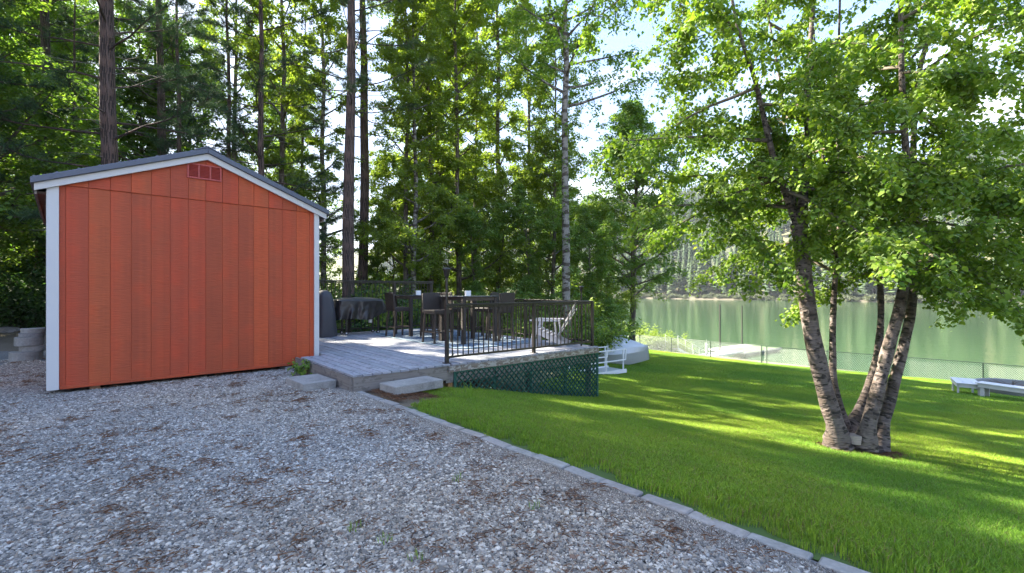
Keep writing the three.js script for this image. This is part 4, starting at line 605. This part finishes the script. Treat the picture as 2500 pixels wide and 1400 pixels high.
function pine(name, seed, o) {
  const r = rngOf(seed), T = new THREE.Group(); T.name = name; const W = new Gather(), D = new Gather(), G = new Gather(), H = o.H, N = 12, tp = [], tr = []; let wx = 0, wz = 0;
  for (let k = 0; k <= N; k++) { const t = k / N; wx += (r() - 0.5) * 0.12; wz += (r() - 0.5) * 0.12; tp.push(V(wx, -0.3 + (H + 0.3) * t, wz)); tr.push(o.r * (1 - 0.93 * t) * (k === 0 ? 1.25 : 1)); }
  W.tube(tp, tr, 11, 0.05, r);
  const tuft = (c, d, n = o.needles ?? 26) => { const tone = r(), L = (o.needle ?? 0.2) * (0.75 + 0.5 * r()); for (let k = 0; k < n; k++) { const v = randDir(r); v.addScaledVector(d, 0.75).normalize(); const b = c.clone().addScaledVector(d, -0.10 * r()), tip = b.clone().addScaledVector(v, L * (0.7 + 0.4 * r())); tip.y -= 0.02; const s = v.clone().cross(randDir(r)).normalize(); G.blade(b, tip, o.thick ?? 0.005, s, mixc([0.028, 0.062, 0.026], [0.075, 0.135, 0.050], clamp(0.6 * tone + 0.4 * r()))); } };
  for (let k = 0; k < o.branches; k++) {
    const u = (k + r()) / o.branches, t = lerp(o.base, 0.98, u), len = o.reach * (1 - 0.75 * u) * (0.6 + 0.6 * r()), az = k * 2.399 + r(), st = alongPath(tp, t), path = limbPath(st, az, 0.05 + 0.5 * u + (r() - 0.5) * 0.4, len, o.droop ?? 0.25, r, 7);
    W.tube(path, path.map((_, i) => lerp(0.009 + 0.007 * len, 0.004, i / 6)), 5);
    const tufts = Math.round(len * (o.density ?? 7)); for (let q = 0; q < tufts; q++) { const f = 0.25 + 0.75 * Math.sqrt(r()), s = alongPath(path, f), a2 = az + gauss(r) * 1.0, off = 0.10 + 0.38 * r() * Math.min(1, len / 2), d = V(Math.cos(a2), 0.35 + (r() - 0.4) * 0.6, Math.sin(a2)).normalize(), e = s.clone().addScaledVector(d, off); W.tube([s, e], [0.006, 0.004], 3); tuft(e, d); }
    tuft(path[6], path[6].clone().sub(path[5]).normalize());
  }
  for (let k = 0; k < (o.dead ?? 0); k++) { const t = lerp(o.deadFrom ?? 0.08, o.deadTo ?? o.base + 0.15, r()), p = limbPath(alongPath(tp, t), r() * 6.283, (r() - 0.6) * 0.5, 0.6 + 1.5 * r(), -0.5 + 0.9 * r(), r, 7); D.tube(p, p.map((_, i) => lerp(0.011, 0.003, i / 6)), 4); if (r() < 0.6) { const p2 = limbPath(p[3], r() * 6.283, -0.2, 0.5, 0.6, r, 5); D.tube(p2, [0.006, 0.005, 0.004, 0.003, 0.002], 3); } }
  part('trunk', W.geometry(), pineBark, T); if (o.dead) part('dead_branches', D.geometry(), deadTwig, T).userData.kind = 'stuff'; const cr = part('crown', G.geometry(), needleGreen, T); cr.userData.kind = 'stuff'; return T;
}
const GREEN = { c0: [0.085, 0.205, 0.018], c1: [0.245, 0.365, 0.030] }, LIME = { c0: [0.150, 0.265, 0.020], c1: [0.345, 0.440, 0.034] }, DEEP = { c0: [0.030, 0.100, 0.018], c1: [0.080, 0.165, 0.026] };
const aspenA = deciduous('aspen_tree', 201, { H: 21, r: 0.15, base: 0.20, spread: 2.7, limbs: 50, leaves: 32000, leaf: 0.118, puff: 0.2, shape: u => 0.62 + 0.45 * Math.sin(u * 17) * Math.sin(u * 5) + 0.25 * (1 - u), bark: aspenBark, shoots: 60, ...LIME });
const aspenB = deciduous('aspen_tree', 202, { H: 19, r: 0.13, base: 0.15, spread: 2.6, limbs: 48, leaves: 30000, leaf: 0.118, puff: 0.2, shape: u => 0.62 + 0.45 * Math.sin(u * 14 + 1) * Math.sin(u * 6) + 0.25 * (1 - u), bark: greyBark, shoots: 40, ...LIME });
const alder = deciduous('alder_tree', 203, { H: 10, r: 0.09, base: 0.12, spread: 2.8, limbs: 40, leaves: 26000, leaf: 0.12, puff: 0.22, shape: u => 0.7 + 0.4 * Math.sin(u * 12) - 0.25 * u, bark: greyBark, wob: 0.3, ...GREEN });
const maple = deciduous('maple_tree', 206, { H: 15, r: 0.16, base: 0.12, spread: 3.6, limbs: 60, leaves: 46000, leaf: 0.13, puff: 0.28, bark: greyBark, shape: u => 0.75 + 0.35 * Math.sin(u * 9) - 0.3 * u, ...GREEN });
const limeAlder = deciduous('young_alder_tree', 207, { H: 8.5, r: 0.07, base: 0.10, spread: 2.4, limbs: 38, leaves: 22000, leaf: 0.115, puff: 0.24, bark: greyBark, wob: 0.3, shape: u => 0.75 + 0.35 * Math.sin(u * 10) - 0.3 * u, ...LIME });
const tallBirch = deciduous('white_birch_tree', 204, { H: 20, r: 0.15, base: 0.42, spread: 3.0, limbs: 50, leaves: 28000, leaf: 0.10, puff: 0.22, bark: aspenBark, shoots: 70, ...GREEN });
const roundTree = deciduous('cottonwood_tree', 205, { H: 12.6, r: 0.17, base: 0.24, spread: 3.3, limbs: 74, leaves: 50000, leaf: 0.12, puff: 0.22, bark: greyBark, shape: u => 0.55 + 0.55 * Math.sin(Math.PI * clamp(u * 0.9 + 0.12)) - 0.45 * u, ...GREEN });
const pineA = pine('ponderosa_pine', 301, { H: 24, r: 0.22, base: 0.12, branches: 74, reach: 3.3, needle: 0.27, needles: 38, density: 8, dead: 46, deadFrom: 0.1, deadTo: 0.42, droop: 0.15 });
const pineB = pine('ponderosa_pine', 302, { H: 26, r: 0.21, base: 0.30, branches: 60, reach: 2.8, needle: 0.24, needles: 30, density: 6, dead: 20, deadFrom: 0.12, deadTo: 0.4, droop: 0.1 });
const pineC = pine('young_pine', 303, { H: 15, r: 0.10, base: 0.16, branches: 60, reach: 2.1, needle: 0.20, needles: 32, density: 9, dead: 24, deadFrom: 0.1, deadTo: 0.4 });
const shrubLeaf = (seed, o) => { const r = rngOf(seed), T = new THREE.Group(); T.name = 'shrub'; const W = new Gather(), G = new Gather(); for (let k = 0; k < o.stems; k++) { const p = limbPath(V(gauss(r) * o.w * 0.3, -0.1, gauss(r) * o.w * 0.3), r() * 6.283, 1.2 + (r() - 0.5) * 0.7, o.h * (0.6 + 0.6 * r()), -0.5, r, 6); W.tube(p, p.map((_, i) => lerp(0.014, 0.003, i / 5)), 4); const n = Math.round(o.leaves / o.stems / 10); for (let q = 0; q < n; q++) leafSpray(G, alongPath(p, 0.2 + 0.8 * r()), r, o, 10, o.puff ?? 0.22); } part('stems', W.geometry(), greyBark, T); part('foliage', G.geometry(), leafGreen, T).userData.kind = 'stuff'; return T; };
const shrubA = shrubLeaf(401, { stems: 34, w: 1.7, h: 2.1, leaves: 9000, leaf: 0.10, puff: 0.26, c0: GREEN.c0, c1: LIME.c1 }), shrubB = shrubLeaf(402, { stems: 26, w: 1.6, h: 1.5, leaves: 6000, leaf: 0.085, puff: 0.24, ...LIME }), shrubD = shrubLeaf(403, { stems: 34, w: 1.6, h: 2.1, leaves: 7500, leaf: 0.11, puff: 0.26, ...DEEP });
const used = new Set();
function plant(proto, px, d, scale, label, category, group, turn, y = 0) {
  const first = !used.has(proto); used.add(proto); const o = first ? proto : proto.clone(); if (!first) o.traverse(k => { k.userData = { ...k.userData }; }); o.name = numbered(proto.name.replace(/_\d{3}$/, '')); const p = typeof d === 'number' ? place(px, d) : V(px, groundY(px, d[0]), d[0]); o.position.set(p.x, p.y + y, p.z); o.rotation.y = turn ?? mod(px * 1.7 + p.z * 3.1, 6.283); o.scale.setScalar(scale); o.userData = {}; tag(o, label, category, group); scene.add(o); return o;
}
// trees that can be told apart
plant(pineA, 268, 12.2, 1.0, 'thick ponderosa pine with long needles rising behind the red shed ridge side', 'pine tree', undefined, 0.4);
plant(pineB, 849, 14.6, 0.95, 'straight tall pine with reddish bark behind the covered grill', 'pine tree', undefined, 1.4);
plant(pineB, 884, 19.5, 1.1, 'dark pine trunk standing close behind the reddish pine', 'pine tree', undefined, 3.0);
plant(pineC, 175, 16, 0.9, 'thin pine with bare lower stem beyond the shed eave', 'pine tree', undefined, 2.1);
plant(pineC, 440, 17, 1.15, 'slender pine rising behind the shed roof peak', 'pine tree', undefined, 4.0);
plant(pineA, -20, 17.5, 1.05, 'big dark pine trunk beyond the stacked edging blocks', 'pine tree', undefined, 5.0);
plant(tallBirch, 1386, 15.4, 1.0, 'white barked birch with bare tall trunk behind the deck front railing', 'birch tree', undefined, 0.2);
plant(roundTree, 1541, 23.5, 1.0, 'leafy cottonwood with dark trunk at the lawn edge by the river', 'tree', undefined, 1.0);
plant(aspenA, 1213, 23, 1.1, 'tall pale aspen with thick trunk beyond the bar tables', 'aspen tree', undefined, 2.2);
plant(aspenB, 1125, 20, 1.0, 'dark leaning aspen trunk behind the back bar table', 'aspen tree', undefined, 0.8);
const ASP = 'slim aspen in the tree belt behind the deck', ASG = 'aspens behind the deck';
for (const [proto, px, d, s] of [[aspenB, 985, 18.5, 0.85], [aspenA, 1013, 17.8, 0.75], [aspenB, 1055, 19.5, 1.0], [aspenA, 1066, 21, 0.95], [aspenB, 1152, 22.5, 0.9], [aspenA, 1290, 26, 1.0], [aspenB, 1345, 21, 0.8], [aspenA, 1110, 27, 1.1]]) plant(proto, px, d, s, ASP, 'aspen tree', ASG);
for (const [proto, px, d, s] of [[aspenB, 690, 17, 0.9], [aspenA, 785, 19, 0.85], [alder, 60, 19, 1.0], [alder, 330, 21, 1.1], [aspenB, 560, 22, 1.05], [limeAlder, 640, 24, 1.1], [alder, 200, 26, 1.2], [aspenA, 110, 30, 1.2]]) plant(proto, px, d, s, proto === limeAlder ? 'young lime green alder behind the shed roof near tall pine' : proto === alder ? 'broad alder in the dark wood behind the red shed' : 'tall slim aspen in the dark wood behind the red shed', proto === alder || proto === limeAlder ? 'alder tree' : 'aspen tree', proto === limeAlder ? undefined : proto === alder ? 'alders behind the shed' : 'aspens behind the shed');
const PB = 'dark pine deep in the wood behind the shed', PBG = 'pines deep in the wood';
for (const [proto, px, d, s] of [[pineC, 560, 16.5, 1.1], [pineC, 735, 20, 1.05], [pineB, 380, 25, 1.05], [pineA, 90, 24, 1.0], [pineB, 250, 33, 1.1]]) plant(proto, px, d, s, PB, 'pine tree', PBG);
const AL = 'bushy alder growing below the tall aspens behind the deck railing', ALG = 'alders behind the deck railing';
for (const [proto, px, d, s] of [[alder, 1170, 18.5, 0.62], [alder, 1300, 19, 0.7], [alder, 1440, 19, 0.62], [alder, 1010, 22, 0.75], [alder, 905, 20, 0.6], [alder, 1400, 27, 0.95]]) plant(proto, px, d, s, AL, 'alder tree', ALG);
plant(pineC, 640, 15.6, 1.3, 'slender long needled pine beside the tall reddish pine trunk', 'pine tree', undefined, 2.6);
plant(pineA, 395, 18.5, 0.95, 'bushy pine between the thick pine and the shed roof peak', 'pine tree', undefined, 0.9);
for (const [px, d, s] of [[40, 21, 1.0], [470, 25, 0.95], [700, 27, 0.95], [340, 20, 0.85], [220, 28, 1.0], [130, 24, 1.0]]) plant(maple, px, d, s, 'dense dark maple filling the wood behind the red shed', 'maple tree', 'maples behind the shed');
for (const [x, z, s] of [[-15.5, -9, 1.0], [-18, -12.5, 1.05], [-21, -8, 1.1], [-22, -15, 1.1], [-16, -4.5, 1.05], [-26, -12, 1.2], [-19.5, -4, 1.1], [-14.5, -13, 0.95]]) plant(maple, x, [z], s, 'dense maple of the wood beside the shed that shades the drive', 'maple tree', 'maples shading the drive');
for (const [px, d, s] of [[1235, 21, 0.9], [1080, 21.5, 1.0], [1330, 22, 1.1], [960, 23, 1.0], [1455, 23, 0.8], [1160, 25, 1.1]]) plant(limeAlder, px, d, s, 'young lime green alder in the tree belt behind the deck', 'alder tree', 'young alders behind the deck');
// the wood goes on beside and behind the shed, and shades the drive
for (const [proto, x, z, s] of [[pineA, -15, -11, 1], [alder, -17.5, -7, 1.15], [pineB, -13.5, -5.5, 1], [aspenB, -20, -12, 1.1], [pineA, -22, -5, 1.05], [alder, -18, -15, 1.2], [pineB, -19, -19, 1.1], [aspenA, -25, -16, 1.1], [pineA, -27, -9, 1.1], [alder, -14.5, -1.5, 1.2], [alder, -23, -1, 1.3], [pineB, -17, 2, 1.1]]) plant(proto, x, [z], s, proto === alder ? 'broad alder of the wood beside the shed that shades the drive' : proto === pineA || proto === pineB ? 'tall pine of the wood beside the shed that shades the drive' : 'aspen of the wood beside the shed that shades the drive', proto === alder ? 'alder tree' : proto === pineA || proto === pineB ? 'pine tree' : 'aspen tree', proto === alder ? 'alders shading the drive' : proto === pineA || proto === pineB ? 'pines shading the drive' : 'aspens shading the drive');
// shrubs
const SB = 'mid green shrub growing behind the back railing of the deck', SBG = 'shrubs behind the deck railing';
for (const [proto, px, d, s] of [[shrubA, 800, 14.5, 1.0], [shrubD, 915, 14.8, 1.1], [shrubA, 960, 15.5, 1.15], [shrubA, 1030, 16.2, 1.0], [shrubB, 1090, 17, 1.0], [shrubB, 1170, 16.5, 1.0], [shrubA, 1240, 16, 1.15], [shrubB, 1320, 15.5, 1.1], [shrubA, 1385, 16.5, 1.2], [shrubA, 1428, 18.5, 1.3], [shrubB, 1478, 24, 1.2], [shrubB, 1350, 19, 1.3], [shrubA, 1445, 23, 1.4], [shrubB, 1200, 21, 1.3], [shrubA, 870, 19, 1.3], [shrubD, 1000, 20, 1.2]]) plant(proto, px, d, s, proto === shrubB ? 'yellow green shrub growing behind the deck railing' : proto === shrubD ? 'dark green shrub growing behind the deck railing' : SB, 'shrub', proto === shrubB ? 'yellow green shrubs behind the deck' : proto === shrubD ? 'dark shrubs behind the deck' : SBG);
const SL = 'dark leafy shrub under the trees beyond the stacked blocks', SLG = 'shrubs beyond the stacked blocks';
for (const [proto, px, d, s] of [[shrubD, 80, 15, 1.15], [shrubD, 30, 16.5, 1.3], [shrubA, 105, 18, 1.5], [shrubD, -60, 16, 1.4], [shrubD, 140, 17, 1.3], [shrubA, 20, 20, 1.7]]) plant(proto, px, d, s, SL, 'shrub', SLG);
for (const [px, d, s] of [[1578, 35.5, 1.25], [1610, 35.2, 1.0], [1648, 35.6, 1.05], [1672, 36.2, 0.75]]) plant(shrubB, px, d, s, 'sunlit yellow green shrub at the bank beyond the chain link fence', 'shrub', 'shrubs at the bank beyond the fence');
{ const r = rngOf(88), G = new Gather(); for (let k = 0; k < 40; k++) leafSpray(G, V(gauss(r) * 0.16, 0.13 + gauss(r) * 0.08, gauss(r) * 0.1), r, { leaf: 0.06, ...GREEN }, 4, 0.05); const m = top('ivy_plant', G.geometry(), leafGreen, 'small leafy plant in the gap between shed and deck', 'plant'); const [x, , z] = onDeck(-0.12, 1.6); m.position.set(x, 0, z); }

// ------------------------------------------------------------------ birch clump on the lawn: stems follow their leaning lines, each at its own distance
{
  const B = thing('birch_clump', 'multi stemmed birch with peeling bark growing on the lawn', 'birch tree', [4.42, groundY(4.42, -5.98), -5.98]), o0 = B.position.clone();
  const P3 = (px, py, d) => V((px - 1250) / FOCAL * d, EYE + (HORIZON - py) / FOCAL * d, -d).sub(o0), r = rngOf(501);
  const stems = [
    [[[2048, 1090, 5.95], [2040, 1040, 5.95], [2018, 965, 5.96], [1985, 830, 5.97], [1967, 700, 5.98], [1956, 600, 6.0], [1948, 545, 6.0]], 0.185, 0.135],
    [[[1948, 552, 6.0], [1918, 470, 5.95], [1893, 400, 5.9], [1868, 300, 5.8], [1845, 200, 5.7], [1800, 60, 5.6], [1770, -120, 5.5], [1740, -330, 5.4]], 0.085, 0.015],
    [[[1952, 560, 6.0], [1962, 480, 6.05], [1972, 380, 6.15], [1972, 250, 6.25], [1985, 0, 6.4], [1990, -300, 6.5], [2000, -650, 6.5]], 0.105, 0.015],
    [[[1940, 500, 6.0], [1930, 420, 6.2], [1918, 330, 6.4], [1905, 200, 6.6], [1870, 0, 6.9], [1830, -300, 7.1]], 0.05, 0.012],
    [[[2075, 1085, 6.12], [2055, 1010, 6.15], [2037, 940, 6.2], [2033, 860, 6.24], [2036, 740, 6.28], [2046, 600, 6.3], [2052, 500, 6.3], [2045, 300, 6.35], [2050, 50, 6.4], [2060, -300, 6.5]], 0.10, 0.015],
    [[[2036, 620, 6.29], [2028, 560, 6.4], [2018, 450, 6.6], [2000, 300, 6.9], [1990, 100, 7.2], [1960, -200, 7.5]], 0.05, 0.012],
    [[[2072, 1060, 6.15], [2105, 985, 6.2], [2138, 890, 6.3], [2150, 800, 6.4], [2150, 700, 6.5], [2142, 620, 6.55], [2160, 450, 6.7], [2190, 250, 6.9], [2200, 0, 7.0], [2210, -300, 7.1]], 0.10, 0.015],
    [[[2112, 1095, 5.85], [2120, 1040, 5.85], [2145, 950, 5.84], [2172, 840, 5.82], [2200, 740, 5.8], [2212, 650, 5.8], [2216, 560, 5.8], [2216, 440, 5.75], [2205, 250, 5.65], [2200, 50, 5.6], [2200, -250, 5.5], [2210, -600, 5.5]], 0.155, 0.02],
    [[[2146, 1095, 5.98], [2155, 1040, 5.98], [2180, 950, 6.0], [2205, 850, 6.02], [2225, 760, 6.05], [2232, 690, 6.05], [2240, 560, 6.1], [2230, 400, 6.1], [2250, 150, 6.1], [2310, 0, 6.05], [2350, -250, 6.0], [2380, -550, 6.0]], 0.135, 0.02],
    [[[2236, 690, 6.05], [2262, 662, 6.0], [2300, 625, 5.9], [2345, 590, 5.8], [2400, 545, 5.65], [2480, 480, 5.5], [2560, 400, 5.35], [2650, 260, 5.2]], 0.055, 0.012],
  ];
  const paths = [];
  for (const [pts, r0, r1] of stems) { const c = new THREE.CatmullRomCurve3(pts.map(p => P3(...p))), n = pts.length * 4, W = new Gather(), p = c.getPoints(n); W.tube(p, p.map((_, i) => 0.60 * lerp(r0, r1, Math.pow(i / n, 0.9)) * (1 + 0.45 * Math.max(0, 1 - i / 5) * (r0 > 0.09 ? 1 : 0)) * (r0 > 0.09 && i < 3 ? 1.12 : 1) * (1 + 0.05 * (r() - 0.5))), 14, 0.07, r); part('stem', W.geometry(), birchBark, B); paths.push(c.getPoints(40)); }
  // burrs and peeling collars on the old stems
  // limbs and leaves
  const G = new Gather(), W = new Gather(), leafO = { leaf: 0.058, wide: 0.70, hang: 0.75, fine: true, c0: [0.085, 0.215, 0.014], c1: [0.310, 0.425, 0.030] }, twigs = [];
  paths.forEach((p, i) => {
    const n = [0, 13, 15, 9, 11, 9, 11, 17, 17, 10][i]; const from = [1, 0.1, 0.08, 0.1, 0.48, 0.15, 0.55, 0.50, 0.50, 0.25][i];
    for (let k = 0; k < n; k++) { const t = lerp(from, 1, (k + r() * 0.9) / n), s = alongPath(p, t), az = k * 2.4 + r() * 1.5 + i, len = 0.75 + 1.35 * r() * (1.15 - 0.5 * t), path = limbPath(s, az, 0.55 - 0.9 * r(), len, -0.55, r, 7); W.tube(path, path.map((_, q) => lerp(0.012 + 0.008 * len, 0.003, q / 6)), 5); twigs.push(path.slice(2)); for (let q = 0; q < 5; q++) { const p2 = limbPath(alongPath(path, 0.25 + 0.75 * r()), az + gauss(r) * 1.6, -0.25 + gauss(r) * 0.5, 0.35 + 0.4 * r(), -0.7, r, 5); W.tube(p2, [0.006, 0.005, 0.004, 0.003, 0.002], 3); twigs.push(p2); } }
  });
  // hanging sprays low in the crown, and the outer reach over the lawn
  for (const [px, py, d, len] of [[1890, 640, 5.6, 0.55], [2385, 700, 5.4, 0.5], [1760, 470, 6.2, 0.7], [1700, 400, 6.6, 0.7], [1690, 180, 6.4, 0.8], [1720, 60, 6.2, 0.8], [1745, 300, 6.1, 0.7], [2440, 620, 5.3, 0.6], [2330, 640, 5.9, 0.5], [2120, 560, 5.4, 0.5], [2060, 480, 5.3, 0.5], [2300, 430, 5.2, 0.6], [2420, 300, 5.0, 0.6], [1820, 560, 5.9, 0.5], [2480, 560, 5.8, 0.6], [1680, 280, 6.6, 0.6], [1780, 120, 5.8, 0.7], [1850, 420, 5.5, 0.6], [2480, 420, 6.2, 0.7], [2400, 480, 6.6, 0.7], [2150, 400, 5.2, 0.6], [2200, 240, 4.9, 0.6], [2330, 180, 5.0, 0.6], [2440, 120, 5.2, 0.7], [2380, 20, 5.4, 0.7], [2480, 260, 5.6, 0.7], [2300, 300, 6.4, 0.7], [2420, 380, 6.2, 0.7], [2100, 80, 5.4, 0.7], [2260, 60, 5.0, 0.6], [1960, 120, 5.6, 0.6], [2100, 300, 6.6, 0.7]]) for (let k = 0; k < 4; k++) { const p = limbPath(P3(px + gauss(r) * 40, py + gauss(r) * 30, d + gauss(r) * 0.3), r() * 6.283, -0.1, len, -1.1, r, 6); W.tube(p, [0.006, 0.005, 0.004, 0.003, 0.003, 0.002], 3); twigs.push(p); }
  const total = 135000, per = total / twigs.length; for (const p of twigs) { const n = Math.max(2, Math.round(per / 7)); for (let k = 0; k < n; k++) leafSpray(G, alongPath(p, r()), r, leafO, 7, 0.115); }
  part('limbs', W.geometry(), greyBark, B).userData.kind = 'stuff'; part('crown', G.geometry(), leafGreen, B).userData.kind = 'stuff';
  const stump = part('cut_stump', cyl(0.075, 0.09, 0.10, 0, 0, 0, 14), wood('cut_stump_wood', [0.30, 0.25, 0.21]), B); stump.position.copy(P3(2088, 1072, 5.86)); const root = part('root_flare', new THREE.SphereGeometry(0.3, 20, 10).scale(1.15, 0.32, 0.62), birchBark, B); root.position.copy(P3(2098, 1078, 6.0)).add(V(0, -0.07, 0));
}

// ------------------------------------------------------------------ far bank: conifers one by one along the water, the wooded slope behind as one mass
{
  const conifer = (seed, H, w, c0, c1) => { const r = rngOf(seed), T = new THREE.Group(); T.name = 'far_conifer'; const W = new Gather(), G = new Gather(); W.tube([V(0, -1, 0), V(0, H * 0.5, 0), V(0, H, 0)], [0.34, 0.22, 0.04], 6); const n = 330; for (let k = 0; k < n; k++) { const t = lerp(0.09, 0.99, Math.pow(k / n, 0.85)), len = w * (1.02 - t) * (0.55 + 0.6 * r()) + 0.25, a = r() * 6.283, y = H * t, b = V(0, y, 0), tip = V(Math.cos(a) * len, y - 0.12 * len + (r() - 0.5) * 0.8, Math.sin(a) * len), s = V(-Math.sin(a), 0.3 * (r() - 0.5), Math.cos(a)), c = mixc(c0, c1, r()); const m = b.clone().lerp(tip, 0.55), i0 = G.p.length / 3, ww = 0.5 + 0.2 * len; for (const q of [b, m.clone().addScaledVector(s, ww).add(V(0, -0.25, 0)), tip, m.clone().addScaledVector(s, -ww).add(V(0, -0.25, 0)), m.clone().add(V(0, 0.35, 0))]) { G.p.push(q.x, q.y, q.z); G.c.push(...c); } G.i.push(i0, i0 + 1, i0 + 4, i0 + 1, i0 + 2, i0 + 4, i0 + 2, i0 + 3, i0 + 4, i0 + 3, i0, i0 + 4); } part('trunk', W.geometry(), pineBark, T); part('crown', G.geometry(), farNeedle, T).userData.kind = 'stuff'; return T; };
  const kinds = [conifer(601, 25, 4.2, [0.026, 0.058, 0.027], [0.075, 0.118, 0.042]), conifer(602, 29, 3.6, [0.020, 0.048, 0.025], [0.060, 0.098, 0.040]), conifer(603, 21, 4.6, [0.03, 0.060, 0.025], [0.085, 0.125, 0.045])], r = rngOf(61);
  let n = 0; for (let k = 0; k < 260; k++) {
    const s = -280 + 430 * r(), w = 307 + 34 * Math.pow(r(), 1.3), [x, z] = atWS(w, s); const px = 1250 + x / -z * FOCAL; if (z > -60 || px < 1480 || px > 2600) continue; const proto = kinds[k % 3]; const o = used.has(proto) ? proto.clone() : proto; used.add(proto); o.name = numbered('far_conifer'); o.userData = {}; tag(o, 'tall grey green conifer standing on the far river bank', 'conifer', 'conifers along the far bank'); o.position.set(x, groundY(x, z), z); o.rotation.y = r() * 6.28; o.scale.setScalar(0.85 + 0.55 * r()); scene.add(o); n++;
  }
  const lists = [[], []]; for (let k = 0; k < 9000; k++) { const s = -900 + 1100 * r(), w = 340 + 620 * Math.pow(r(), 0.8), [x, z] = atWS(w, s); if (z > -60) continue; const px = 1250 + x / -z * FOCAL; if (px < 700 || px > 3000) continue; if (fbm(x / 70, z / 70, 0, 0, 3, 22) > 0.56 && r() < 0.85) continue; const sc = 0.75 + 0.6 * r(); lists[k % 2].push(new THREE.Matrix4().compose(V(x, groundY(x, z), z), new THREE.Quaternion().setFromAxisAngle(V(0, 1, 0), r() * 6.28), V(sc, sc, sc))); }
  lists.forEach((l, i) => stuff('hillside_wood', kinds[i].children[1].geometry, farNeedle, l, ['dark conifer wood covering the slope above the far bank', 'grey green conifer wood high on the far hillside'][i], 'wood'));
  const G = new Gather(), bl = []; for (let k = 0; k < 160; k++) leafSpray(G, V(gauss(r) * 1.2, 0.9 + gauss(r) * 0.7, gauss(r) * 1.2), r, { leaf: 0.5, c0: [0.045, 0.075, 0.025], c1: [0.12, 0.14, 0.055] }, 4, 0.25);
  for (let k = 0; k < 700; k++) { const s = -320 + 480 * r(), [x, z] = atWS(298.5 + 9 * Math.pow(r(), 1.4), s); if (z > -60) continue; const sc = 0.7 + 1.5 * r() * r(); bl.push(new THREE.Matrix4().compose(V(x, groundY(x, z), z), new THREE.Quaternion().setFromAxisAngle(V(0, 1, 0), r() * 6.28), V(sc, sc, sc))); }
  stuff('bank_brush', G.geometry(), leafGreen, bl, 'pale green brush along the far waterline', 'brush');
}
renderer.render(scene, camera);
